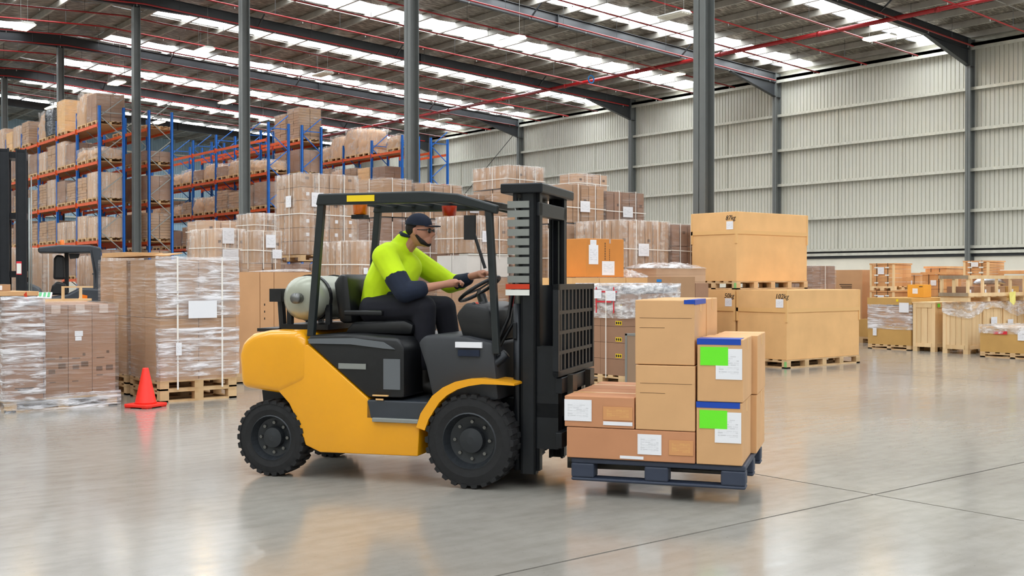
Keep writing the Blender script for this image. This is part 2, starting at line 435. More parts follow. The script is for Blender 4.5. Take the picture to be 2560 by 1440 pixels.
tag(far_roof.obj('roof_panel', 'foil', ceil, smooth=True, fix=False), kind='stuff')
tag(far_sky.obj('skylight_panel', 'skylight', ceil, fix=False), kind='stuff')
pm = MB().box(-.035, 0, -.24, -.032, YF-YN, 0).box(-.035, 0, -.003, .05, YF-YN, 0).box(-.035, 0, -.24, .06, YF-YN, -.237).mesh('purlin', 'purlin', fix=False)
for side in (1, -1):
    for i in range(17):
        if side < 0 and i == 0: continue
        x = xs(side, i); link('purlin', pm, ceil, (x-.01*side*(i == 16), YN, roof_z(x)+ZP-.01), (0, side*math.atan(.0516), 0))
# bridging lines between purlins beside the strips
for j, Y in enumerate(FRAMES):
    if Y > 10:
        for k in (.34, .67):
            MB().bar((RX+.5, Y+9.76*k, roof_z(RX+.5)+.1), (WX, Y+9.76*k, roof_z(WX)+.1), .03, .03).obj('bridging_rod', 'purlin', ceil, fix=False)

# ---- steel frame
def isec(m, a, b, bf, d, tf=.016, tw=.012, wide=(0, 1, 0)):
    """I section from a to b; flange width direction 'wide'"""
    a, b, wv = Vector(a), Vector(b), Vector(wide); ax = (b-a).normalized(); dv = ax.cross(wv).normalized()
    for s in (1, -1): m.bar(a+dv*s*(d-tf)/2, b+dv*s*(d-tf)/2, tf, bf, up=wv)
    m.bar(a, b, tw, d, up=dv)
    return m
ordn = ['nearest', 'second nearest', 'third', 'fourth', 'fifth', 'sixth', 'seventh', 'eighth']
vis = [Y for Y in FRAMES if Y > 10]
for k, Y in enumerate(vis):
    n = ordn[k]
    if k < 7:
        c = empty('steel_column', (RX, Y, 0), 0, f'dark grey I section column inside the hall, {n} of the row from the camera', 'column', 'interior hall columns')
        h = roof_z(RX)-.55
        isec(MB(), (0, 0, 0.02), (0, 0, h), .28, .27, .018, .014).obj('shaft', 'steel_col', c)
        MB().box(-.2, -.2, 0, .2, .2, .025).obj('base_plate', 'steel', c)
        MB().box(-.16, -.15, h, .16, .15, h+.02).obj('cap_plate', 'steel', c)
    if k > 0 or True:
        c = empty('wall_column', (WX+.17, Y, 0), 0, f'dark grey portal column against the ribbed wall, {n} from the camera end', 'column', 'portal columns on the right wall')
        isec(MB(), (0, 0, 0.02), (0, 0, roof_z(WX)), .22, .36).obj('shaft', 'steel_col', c)
        MB().box(-.24, -.16, 0, .2, .16, .025).obj('base_plate', 'steel', c)
        MB().box(-.17, -.1, roof_z(WX)-1.15, .17, .1, roof_z(WX)-1.135).obj('stiffener', 'steel', c)
    r = empty('roof_rafter', (RX, Y, 0), 0, f'long {"dark grey"} steel rafter falling to the right wall, {n} frame from the camera', 'beam', 'roof rafters')
    D = .46; zr = roof_z(RX); ze = roof_z(WX); L = WX-RX
    isec(MB(), (0, 0, zr-D/2), (L, 0, ze-D/2), .19, D).obj('rafter_beam', 'steel', r)
    isec(MB(), (0, 0, zr-D/2), (-L, 0, ze-D/2), .19, D).obj('rafter_beam', 'steel', r)
    def zz(x): return zr-.0516*x
    h = MB().prism([(L-3.2, zz(L-3.2)-D), (L, ze-1.12), (L, ze-D)], -.006, .006); h.bar((L-3.2, 0, zz(L-3.2)-D-.008), (L, 0, ze-1.12), .19, .016); h.obj('haunch', 'steel', r)
    h = MB()
    for s in (1, -1):
        h.prism([(s*2.2, zz(2.2)-D), (0, zr-D-.12), (0, zr-D)], -.006, .006); h.bar((s*2.2, 0, zz(2.2)-D-.008), (0, 0, zr-D-.12), .19, .016)
    h.obj('haunch', 'steel', r)
    MB().box(13.4, -.11, zz(13.5)-D-.05, 13.43, .11, zz(13.5)+.0).obj('splice_plate', 'steel', r)
    for q in (2, 5, 8, 11, 14, 15.6):
        x = q*pit; MB().bar((x, .0, zz(x)-D+.03), (x, .75, zz(x)+.12), .05, .05).obj('fly_brace', 'steel', r)
    for q in (3, 7, 12):
        x = q*pit; MB().bar((x, .0, zz(x)-D+.03), (x, -.75, zz(x)+.12), .05, .05).obj('fly_brace', 'steel', r)

# wall bracing cable beside the fourth wall column
MB().tube([(WX+.05, vis[4]+.2, 10.6), (WX+.05, vis[5]-.3, 4.5)], .02, 6).obj('bracing_rod', 'steel', wr)

# ---- sprinkler pipework (welded together, one thing)
mp = empty('sprinkler_pipework', (36.3, 0, 0), 0, 'red fire sprinkler pipework, one thick main and thin branches under the roof', 'pipes')
MB().tube([(0, 8, 11.05), (0, 74, 11.05)], .085, 12).obj('main_pipe', 'red_pipe', mp, smooth=True)
for k in range(13): MB().tube([(0, 11+5*k-.07, 11.05), (0, 11+5*k+.07, 11.05)], .105, 12).obj('coupling', 'red_pipe', mp, smooth=True)
BR = [22.6+2.42*k for k in range(-3, 19)]
def bz(x): return roof_z(x)-.52-.12
for k, Y in enumerate(BR):
    xe = 41.7
    p = MB().tube([(-30, 0, bz(6.3)), (-20.8, 0, bz(RX)), (-10, 0, bz(26.3)), (xe-36.3, 0, bz(xe))], .032, 8).obj('branch_pipe', 'red_pipe', mp, smooth=True, loc=(0, Y, 0))
    MB().tube([(0, 0, 11.05), (0, 0, bz(36.3))], .04, 8).obj('riser', 'red_pipe', p, smooth=True)
    d = MB(); hg = MB()
    for q in range(11):
        x = 5-q*2.9; X = 36.3+x
        d.lathe([(.005, -.09), (.022, -.07), (.012, -.03), (.012, 0)], 6, c=(x, 0, bz(X)-.03))
        hg.tube([(x-1.2, 0, bz(X-1.2)), (x-1.2, 0, roof_z(X-1.2)+.15)], .008, 4)
    tag(d.obj('sprinkler_head', 'brace', p), kind='stuff'); tag(hg.obj('hanger_rod', 'steel', p), kind='stuff')

# ---- hanging lights
LAMPS = [(37.8, 24.3, 1), (26.9, 33.5, 1), (28.9, 26.8, 0), (18.3, 43.0, 1), (37.3, 34.7, 1), (24.7, 44.6, 0), (18.1, 52.7, 1), (24.6, 54.75, 2), (11.4, 43.1, 1),
         (37.6, 47.55, 0), (24.6, 64.5, 2), (18, 62.6, 1), (37.5, 53.2, 0), (37.4, 59.7, 0), (30, 62, 0)]
def luminaire(x, y, on, k):
    z = 10.8
    lab = ['unlit white hanging tray', 'glowing warm hanging tray', 'softly lit hanging tray'][on]
    o = empty('hanging_light', (x, y, z), 0, f'{lab} under the roof, ' + LPOS[k], 'light', 'hanging lights')
    MB().prism([(-.28, .02), (-.16, .1), (.16, .1), (.28, .02)], -.6, .6).obj('housing', 'white', o)
    g = MB()
    for i in range(4): g.box(-.24+i*.125, -.58, -.02, -.14+i*.125, .58, .02)
    g.obj('lamp_tubes', ['lamp_off', 'lamp', 'lamp_dim'][on], o)
    for s in (-.45, .45): MB().tube([(0, s, .1), (0, s, roof_z(x)+.2-z)], .006, 5).obj('suspension_wire', 'brace', o)
M['lamp_dim'] = emis('lamp_dim_glow', (1, .85, .62), LAMP_STRENGTH*.12)
LPOS = ['far right beside the second wall column', 'right of the middle column', 'left of the foreground column near the top edge', 'between the two left columns', 'just left of the foreground column',
        'right of the slim column, small and dull', 'above the leftmost rack loads', 'above the gap between racks', 'at the top left corner', 'above the middle pallets', 'seen through the rack uprights',
        'far left beside the dark column', 'above the right rack frames', 'deep in the hall over the racks', 'deepest in the hall over the far racks']
for k, (x, y, on) in enumerate(LAMPS): luminaire(x, y, on, k)
rg = empty('hanging_hose_ring', (32.6, 35.1, 10.15), 0, 'small blue ring hanging on a thin cord under the roof', 'ring')
MB().lathe([(.16+.03*math.cos(a*PI/4), .03*math.sin(a*PI/4)) for a in range(8)], 20, 'y', closed=True).obj('ring', 'ring', rg, smooth=True)
MB().tube([(0, 0, .17), (0, 0, 1.9)], .008, 5).obj('cord', 'brace', rg)

# ================================================================== PALLETS AND LOADS
def pallet(parent, w, l, x0=0, y0=0, z0=0, detail=True, h=.14, mat='pallet', nblk=3, green=False):
    """timber pallet as a part: skids (mesh) > deck boards and blocks"""
    t = .022; m = MB(); bw = .1
    if not detail:
        for yy in (0, l/2-bw/2, l-bw): m.box(0, yy, 0, w, yy+bw, t)
        for yy in (0, l/2-bw/2, l-bw):
            for xx in [i*(w-bw)/(nblk-1) for i in range(nblk)]: m.box(xx, yy, t, xx+bw, yy+bw, h-2*t)
        for xx in (0, (w-bw)/2, w-bw): m.box(xx, 0, h-2*t, xx+bw, l, h-t)
        n = max(4, int(w/.17))
        for i in range(n): xx = i*(w-bw)/(n-1); m.box(xx, 0, h-t, xx+bw*1.05, l, h)
        return m.obj('pallet', mat, parent, loc=(x0, y0, z0), fix=False)
    for yy in (0, l/2-bw/2, l-bw): m.box(0, yy, 0, w, yy+bw, t)
    for xx in (0, w-bw): m.box(xx, 0, 0, xx+bw, l, t-.001)
    for i in range(nblk): xx = i*(w-bw*1.1)/(nblk-1); m.box(xx, 0, h-2*t, xx+bw*1.1, l, h-t)
    p = m.obj('pallet', mat, parent, loc=(x0, y0, z0), fix=False)
    for yy in (0, l/2-bw/2, l-bw):
        for i in range(nblk):
            b = link('block', ubox(bw*1.1, bw, h-3*t, mat if not (green and i == 0 and yy == 0) else 'green'), p, (i*(w-bw*1.1)/(nblk-1), yy, t))
    n = max(4, int(l/.16))
    for i in range(n): link('deck_board', ubox(w, bw, t, mat), p, (0, i*(l-bw)/(n-1), h-t))
    return p

def film_shell(parent, w, l, h, z0, mat, res=.12, jit=.006, off=.012, top=True, name='stretch_film'):
    """wrinkled open-bottomed film skin round a load"""
    m = MB(); nx, ny, nz = max(2, int(w/res)), max(2, int(l/res)), max(2, int(h/res)); vid = {}
    W, L, Hh = w+2*off, l+2*off, h+off
    def P(i, j, k):
        key = (i, j, k)
        if key not in vid:
            x, y, z = -off+W*i/nx, -off+L*j/ny, Hh*k/nz
            e = [0, 0, 0]
            if i == 0: e[0] = -random.random()
            if i == nx: e[0] = random.random()
            if j == 0: e[1] = -random.random()
            if j == ny: e[1] = random.random()
            if k == nz: e[2] = random.random()
            vid[key] = len(m.v); m.v.append((x+e[0]*jit, y+e[1]*jit, z0+z+e[2]*jit))
        return vid[key]
    for k in range(nz):
        for i in range(nx):
            m.f.append((P(i, 0, k), P(i+1, 0, k), P(i+1, 0, k+1), P(i, 0, k+1))); m.f.append((P(i+1, ny, k), P(i, ny, k), P(i, ny, k+1), P(i+1, ny, k+1)))
        for j in range(ny):
            m.f.append((P(0, j+1, k), P(0, j, k), P(0, j, k+1), P(0, j+1, k+1))); m.f.append((P(nx, j, k), P(nx, j+1, k), P(nx, j+1, k+1), P(nx, j, k+1)))
    if top:
        for i in range(nx):
            for j in range(ny): m.f.append((P(i, j, nz), P(i+1, j, nz), P(i+1, j+1, nz), P(i, j+1, nz)))
    m.mi = [0]*len(m.f)
    return m.obj(name, mat, parent, smooth=True, fix=False)

def grid_cartons(parent, w, l, h, z0, nx, ny, nz, mat, gap=.006, merge=False, jit=.006, mark=None):
    cw, cl, ch = w/nx, l/ny, h/nz; m = MB(); prints = MB()
    for k in range(nz):
        for i in range(nx):
            for j in range(ny):
                if i > 0 and j > 0 and k < nz-1: continue
                ox, oy = random.uniform(0, jit), random.uniform(0, jit)
                if merge: m.box(i*cw+gap/2+ox*2, j*cl+gap/2+oy*2, z0+k*ch+gap*.4, (i+1)*cw-gap/2, (j+1)*cl-gap/2, z0+(k+1)*ch)
                else:
                    c = link('carton', ubox(cw-gap-jit, cl-gap-jit, ch-gap*.4, mat), parent, (i*cw+gap/2+ox, j*cl+gap/2+oy, z0+k*ch+gap*.3))
                    if mark and j == 0: paper('printed_mark', c, 'y', cw*.3, ch*.6, cw*.25, min(.06, ch*.2), mat=mark)
    if merge: m.obj('cartons', mat, parent, fix=False)

def straps(parent, w, l, h, z0, xsl=(.3, .75), ysl=(.3, .7), ring=None, off=.02, sw=.016):
    m = []
    for a in xsl:
        x = w*a; s = MB(); s.box(x, -off-.003, z0-.1, x+sw, -off, z0+h+off).box(x, -off, z0+h+off-.003, x+sw, l+off, z0+h+off).box(x, l+off, z0-.1, x+sw, l+off+.003, z0+h+off); s.obj('strap', 'strap', parent, fix=False)
    for a in ysl:
        y = l*a; s = MB(); s.box(-off-.003, y, z0-.1, -off, y+sw, z0+h+off).box(-off, y, z0+h+off-.003, w+off, y+sw, z0+h+off).box(w+off, y, z0-.1, w+off+.003, y+sw, z0+h+off); s.obj('strap', 'strap', parent, fix=False)
    if ring:
        z = z0+h*ring; o = off+.003; s = MB()
        s.bar((-o, -o, z), (w+o, -o, z-.02), .004, sw).bar((-o, l+o, z+.01), (-o, -o, z), .004, sw); s.obj('strap', 'strap', parent, fix=False)

def load(name, label, X, Y, Z, w, l, h, n=(2, 2, 2), mat='carton', pal=.14, fm='film', st=None, papers=(), near=True, group=None, cat='pallet load', jit=.006, mark=None, res=.12, tops='carton_lt', nblk=3, off=.012, loose=False):
    o = empty(name, (X, Y, Z), 0, label, cat, group)
    if pal: pallet(o, w, l, detail=near, nblk=nblk)
    grid_cartons(o, w, l, h-pal, pal, *n, mat, merge=not near, jit=jit, mark=mark)
    if fm: film_shell(o, w, l, h-pal-.0, pal, fm, res, off=off)
    if st is not None: straps(o, w, l, h-pal, pal, **st)
    for (face, a, b, pw, ph) in papers: paper('paper_label', o, face, a, b, pw, ph, -off-.014)
    return o

# ================================================================== RACKS
LEV = [1.4, 2.9, 4.45, 6.0, 7.45]; RY0 = 43.3; BAY = 2.7; NB = 9
up_m = MB().box(-.05, -.045, 0, -.038, .045, 8.2).box(.038, -.045, 0, .05, .045, 8.2).box(-.05, -.045, 0, .05, -.033, 8.2).box(-.09, -.08, 0, .09, .08, .012).mesh('upright', 'blue_paint', fix=False)
fp_m = None
def brace_mesh(d):
    m = MB(); z = .3; s = 0
    while z < 7.9:
        m.bar((0.02 if s == 0 else d-.02, 0, z), (d-.02 if s == 0 else .02, 0, z+.75), .03, .035); z += .75; s = 1-s
    m.bar((0, 0, 7.95), (d, 0, 7.95), .03, .035); m.bar((0, 0, .25), (d, 0, .25), .03, .035)
    return m
def rack(X, d, label, bmat, nb=NB, loads=None):
    r = empty('pallet_rack', (X, RY0, 0), 0, label, 'shelving', 'tall blue and orange pallet racks')
    br = brace_mesh(d).mesh('frame_brace', bmat, fix=False)
    bs = MB().box(-.025, .05, -.055, .025, BAY-.05, .055).box(-.05, .045, -.12, .03, .05, .1).box(-.05, BAY-.05, -.12, .03, BAY-.045, .1).mesh('beam', 'orange_paint', fix=False)
    for b in range(nb+1):
        for xx in (0, d): link('upright', up_m, r, (xx, b*BAY, 0))
        link('frame_brace', br, r, (0, b*BAY, 0))
        if b < nb:
            for z in LEV:
                for xx in (-.03, d+.03): link('beam', bs, r, (xx, b*BAY, z))
                if not (X in (21.35,) and z > 7) and not (X > 29): link('shelf_board', ubox(d+.02, BAY-.14, .018, 'deck'), r, (-.01, b*BAY+.07, z+.038))
    return r
RACKS = [(14.2, .94, 'blue and orange pallet rack at far left, front of the back to back pair', 'brace'),
         (16.15, .94, 'second blue rack, just right of the dark column at far left', 'brace'),
         (21.35, .95, 'blue and orange rack left of centre with empty top beams', 'blue_paint'),
         (22.95, .95, 'blue rack just right of the slim column with tall cartons on top', 'blue_paint'),
         (28.17, .93, 'blue and orange rack topped with lumpy wrapped sacks, behind the middle column', 'blue_paint'),
         (29.8, .97, 'last blue rack frame, nearest the ribbed right wall', 'blue_paint')]
for i, (X, d, lab, bmat) in enumerate(RACKS): rack(X, d, lab, bmat, nb=[9, 3, 9, 4, 6, 1][i])

def rack_load(X, Y, Z, kind, h, label, w=1.1, l=1.1):
    o = empty('wrapped_load', (X-.08, Y, Z), 0, label, 'pallet load', 'wrapped loads on the racks')
    pallet(o, w, l, detail=False, mat='pallet')
    z0 = .14; hh = h-z0
    if kind == 'layers': grid_cartons(o, w, l, hh, z0, 2, 2, max(4, int(hh/.11)), 'carton', merge=True, gap=.02, jit=.012); film_shell(o, w, l, hh, z0, 'film', .3)
    elif kind == 'plain': grid_cartons(o, w, l, hh, z0, 2, 2, 2, 'carton_dk', merge=True); film_shell(o, w, l, hh, z0, 'film', .3)
    elif kind == 'kraft': grid_cartons(o, w, l, hh, z0, 1, 2, 3, 'kraft', merge=True); film_shell(o, w, l, hh, z0, 'film', .3)
    elif kind == 'pale': grid_cartons(o, w, l, hh, z0, 2, 2, 3, 'carton_lt', merge=True); film_shell(o, w, l, hh, z0, 'film_soft', .3)
    elif kind == 'black': 
        grid_cartons(o, w, l, hh, z0, 1, 1, 1, 'black', merge=True); film_shell(o, w, l, hh, z0, 'film_dark', .2, jit=.06)
    elif kind in ('lumpy', 'low'):
        m = MB(); n = 7
        def q(i, j, k):
            a, b, c = i/n, j/n, k/n; s = 1-.35*max(0, c-.5)
            x = w/2+(a-.5)*w*s+random.uniform(-.04, .04)*(c > 0); y = l/2+(b-.5)*l*s+random.uniform(-.04, .04)*(c > 0)
            return (x, y, z0+hh*c*(1-.25*((a-.5)**2+(b-.5)**2)*c)+random.uniform(-.03, .03)*(c == 1))
        V = {}
        def I(i, j, k):
            if (i, j, k) not in V: V[(i, j, k)] = len(m.v); m.v.append(q(i, j, k))
            return V[(i, j, k)]
        for a in range(n):
            for b in range(n):
                m.f += [(I(a, 0, b), I(a+1, 0, b), I(a+1, 0, b+1), I(a, 0, b+1)), (I(a+1, n, b), I(a, n, b), I(a, n, b+1), I(a+1, n, b+1)),
                        (I(0, a+1, b), I(0, a, b), I(0, a, b+1), I(0, a+1, b+1)), (I(n, a, b), I(n, a+1, b), I(n, a+1, b+1), I(n, a, b+1)),
                        (I(a, b, n), I(a+1, b, n), I(a+1, b+1, n), I(a, b+1, n))]
        m.mi = [0]*len(m.f); m.obj('sacks', 'carton_lt', o, smooth=True, fix=False)
        sh = film_shell(o, w*.9, l*.9, hh*.95, z0, 'film_soft', .2, jit=.08); sh.location = (w*.05, l*.05, 0)
    return o
side_n = {0: 'left rack', 1: 'second rack', 2: 'left-centre rack', 3: 'slim-column rack', 4: 'right rack', 5: 'last rack'}
lev_n = ['lowest', 'second', 'third', 'fourth', 'top']; bay_n = ['end', 'second', 'third', 'fourth', 'fifth', 'sixth', 'seventh', 'eighth']
kd = {'layers': 'wrapped stack of thin cartons', 'plain': 'dull brown wrapped cartons', 'kraft': 'golden kraft cartons', 'pale': 'pale wrapped cartons', 'lumpy': 'lumpy film-wrapped sacks', 'low': 'low lumpy wrapped load', 'black': 'black-wrapped load'}
plan = {}
rr = random.Random(11)
for ri, nb in ((0, 7), (2, 7), (4, 4)):
    for b in range(nb):
        for lv in range(4):
            for s in (0, 1): plan[(ri, b, lv, s)] = (rr.choice(['layers', 'plain', 'layers', 'pale', 'lumpy'] if ri != 0 else ['layers', 'plain', 'layers', 'plain', 'pale']), rr.uniform(.85, 1.2))
for k in list(plan):
    if k[0] == 2 and k[2] == 3: plan[k] = (rr.choice(['lumpy', 'low', 'plain']), rr.uniform(.55, .85))
    if k[0] == 2 and k[2] == 2 and k[1] > 1: plan[k] = (rr.choice(['lumpy', 'layers', 'low']), rr.uniform(.6, 1.0))
for lv in range(4):
    plan[(1, 0, lv, 0)] = (rr.choice(['plain', 'layers']), [1.15, 1.15, 1.1, .55][lv]); plan[(1, 0, lv, 1)] = (rr.choice(['plain', 'layers']), [1.15, 1.15, 1.1, .6][lv])
    plan[(3, 0, lv, 0)] = ('plain', 1.1); plan[(3, 0, lv, 1)] = ('layers', 1.1)
    plan[(5, 0, lv, 0)] = None
plan[(0, 0, 3, 0)] = ('low', .55); plan[(0, 0, 3, 1)] = ('low', .6)
plan[(0, 0, 4, 0)] = ('plain', 1.2); plan[(0, 0, 4, 1)] = ('lumpy', 1.45)
plan[(0, 1, 4, 1)] = ('kraft', 1.45); plan[(0, 2, 4, 0)] = ('black', 1.25); plan[(0, 2, 4, 1)] = ('lumpy', 1.3)
plan[(0, 3, 4, 1)] = ('layers', 1.15); plan[(0, 4, 4, 0)] = ('pale', 1.1); plan[(0, 4, 4, 1)] = ('kraft', .95); plan[(0, 5, 4, 0)] = ('pale', 1.25); plan[(0, 5, 4, 1)] = ('lumpy', 1.1)
plan[(3, 0, 4, 0)] = ('layers', 1.5); plan[(3, 0, 4, 1)] = ('layers', 1.35)
plan[(4, 0, 4, 0)] = ('low', .75); plan[(4, 1, 4, 0)] = ('lumpy', 1.35); plan[(4, 1, 4, 1)] = ('lumpy', 1.5); plan[(4, 2, 4, 0)] = ('lumpy', 1.25); plan[(4, 2, 4, 1)] = ('low', .8)
plan[(4, 0, 3, 0)] = None; plan[(4, 0, 3, 1)] = ('plain', .8); plan[(4, 1, 3, 0)] = ('kraft', .85)
for (ri, b, lv, s), v in plan.items():
    if v is None: continue
    X, d = RACKS[ri][0], RACKS[ri][1]
    rack_load(X, RY0+b*BAY+.12+s*1.27, LEV[lv]+.056, v[0], v[1], f"{kd[v[0]]} on the {side_n[ri]}, {lev_n[lv]} beam level, {bay_n[b]} bay, {'rear' if s else 'front'} pallet")
for (X, Y, Z, lab) in ((16.1, 43.5, 7.506, 'bare timber pallet lying on the top beams of the second rack'), (16.1, 46.3, 7.506, 'bare timber pallet deeper along the top beams of the second rack')):
    o = empty('timber_pallet', (X, Y, Z), 0, lab, 'pallet'); 
    m = pallet(o, 1.1, 1.1, detail=False)

# ================================================================== FLOOR STACKS
S1 = dict(xsl=(.28, .75), ysl=(.35,), ring=.45)
# ---- front left: low stack of tall boxes on a wrapped pallet
o = empty('wrapped_box_stack', (3.2, 12.86, 0), 0, 'low film-wrapped row of tall brown boxes at the lower left edge', 'pallet load')
pallet(o, 1.21, 1.15, detail=True)
for k, (xx, yy, ww, hh) in enumerate([(-.02, -.03, .40, 1.12), (.395, .0, .262, 1.04), (.665, .01, .262, 1.04), (.935, .02, .262, 1.04)]):
    c = link('carton', ubox(ww, .54, hh, 'carton_dk'), o, (xx, yy, .14)); link('carton', ubox(ww, .54, min(hh, 1.04), 'carton_dk'), o, (xx, yy+.56, .14))
    if k: paper('packing_tape', c, 'y', ww/2-.05, hh-.1, .1, .1, mat='ctape', off=-.002)
    for q, (a, b, pw, ph) in enumerate([(.04, .45, .09, .012), (.05, .3, .07, .05), (.15, .3, .08, .06), (.05, .2, .07, .012), (.16, .46, .03, .03)]):
        if k: paper('printed_mark', c, 'y', a+random.uniform(-.01, .01), b+random.uniform(-.04, .04), pw, ph, mat='printk', off=-.001)
    if k == 0:
        for q in range(3): paper('printed_mark', c, 'y', .1+q*.03, .12-q*.02, .2-.05*q, .008, mat='ink', off=-.001)
        paper('printed_mark', c, 'y', .2, 1.04, .15, .06, mat='printk', off=-.001)
    if k == 2: paper('paper_label', c, 'y', .07, .68, .09, .06); paper('paper_label', c, 'y', .075, .63, .07, .045)
f = film_shell(o, .41, 1.12, 1.13, .13, 'film_white', .08, jit=.012); f.location = (-.03, -.04, 0)
film_shell(o, 1.21, 1.14, 1.05, .13, 'film', .12)
f = film_shell(o, 1.23, 1.15, .16, .0, 'film_white', .06, jit=.014, top=False, name='loose_film')
tag(MB().add([(-.03, -.05, 1.30), (-.0, -.05, 1.335), (.02, -.055, 1.22), (-.01, -.056, 1.26)], [(0, 1, 2, 3)]).obj('red_tag', 'red_lens', o, loc=(.2, -.0, .0), fix=False), 'small red plastic tag')
lid = MB().box(0, 0, 0, .62, .9, .05).obj('flat_carton', 'tan_lid', None, bevel=.004, loc=(2.95, 12.95, 1.285)); tag(lid, 'flat tan cardboard tray lying on the low box row at left', 'cardboard')
sb_ = empty('small_carton', (3.05, 13.1, 1.338), 0, 'small brown carton with a white label on the cardboard tray', 'box')
MB().box(0, 0, 0, .26, .2, .075).obj('body', 'carton', sb_, bevel=.003); paper('paper_label', sb_, 'y', .08, .012, .09, .05)
gp = empty('paper_pack', (3.62, 13.2, 1.24), -.35, 'green and white printed paper packet lying on the left boxes', 'packet')
g_ = MB().box(0, 0, 0, .15, .18, .02).obj('packet', 'paper', gp, bevel=.004); g_.rotation_euler = (.35, 0, 0)
for q in range(3): s_ = MB().box(.012+q*.045, .015, .021, .042+q*.045, .165, .023).obj('green_panel', 'greenprint', gp); s_.rotation_euler = (.35, 0, 0)
load('brown_load', 'plain brown boxes behind the low row at left, below the order picker', 3.85, 14.4, 0, .95, 1.15, 1.17, (2, 2, 2), 'carton', fm='film')
fr = empty('timber_stand', (3.95, 14.5, 1.19), 0, 'small pale timber frame standing on boxes before the order picker', 'frame')
MB().box(0, 0, 0, .7, .06, .03).box(.33, 0, .03, .36, .03, .17).box(.55, 0, .03, .58, .03, .17).box(.33, 0, .17, .72, .03, .19).obj('rails', 'pine', fr)

# ---- tall wrapped stack with white straps
for k, (yy, nm, gl) in enumerate(((12.75, 'tall bright film-wrapped stack with white straps and a blank label, beside the cone', True), (13.88, 'second tall wrapped stack directly behind the strapped one beside the cone', False))):
    o = empty('tall_wrapped_stack', (4.88, yy, 0), 0, nm, 'pallet load')
    pallet(o, .97, 1.0, h=.14); pallet(o, .97, 1.0, z0=.14, h=.12)
    for i in range(2):
        for j in range(2):
            for z, hh in ((.26, .74), (1.005, .70)): link('carton', ubox(.475, .49, hh, 'carton'), o, (i*.482+.005, j*.497+.005, z))
    film_shell(o, .97, 1.0, 1.46, .25, 'film', .09, jit=.01)
    if gl:
        for (a, b, mt) in ((1.03, 1.72, 'film_white'), (.3, .86, 'film_white')):
            f = film_shell(o, .98, .06, b-a, a, mt, .07, jit=.016, top=False); f.location = (-.005, -.016, 0)
        straps(o, .97, 1.0, 1.46, .25, (.2, .78), (), None, off=.035, sw=.02)
        paper('paper_label', o, 'y', .33, 1.0, .36, .21, -.055, 'paper'); paper('paper_label', o, 'y', .175, .56, .07, .15, -.055)
fl_ = empty('cardboard_flap', (4.9, 13.0, 1.755), 0, 'flat cardboard sheet with a lifted corner on top of the strapped stack', 'cardboard')
m = MB().prism([(-.05, .0), (.25, .0), (.45, .035), (.43, .045), (.25, .015), (-.05, .015)], .2, .9); m.obj('sheet', 'tan_lid', fl_)
MB().box(-.0, 1.0, 0, .5, 1.85, .06).obj('tray', 'tan_lid', fl_, bevel=.004)

# ---- brown boxes behind the forklift's tail
o = empty('tall_brown_boxes', (6.62, 14.42, 0), 0, 'tall plain brown boxes with a dark seam, behind the forklift tail', 'pallet load')
pallet(o, 1.2, 1.0)
for k, (x0, w_) in enumerate(((0, .36), (.368, .21), (.586, .61))):
    c = link('carton', ubox(w_, .95, 1.43, 'kraft_tan'), o, (x0, .02, .14))
    if k == 1:
        for q in range(3): paper('printed_mark', c, 'y', .06, .95-.1*q, .015, .03, mat='ink', off=-.001)
m = MB().prism([(.55, 1.58), (1.1, 1.62), (1.2, 1.58)], .05, .9).obj('loose_film', 'film_clear', o)

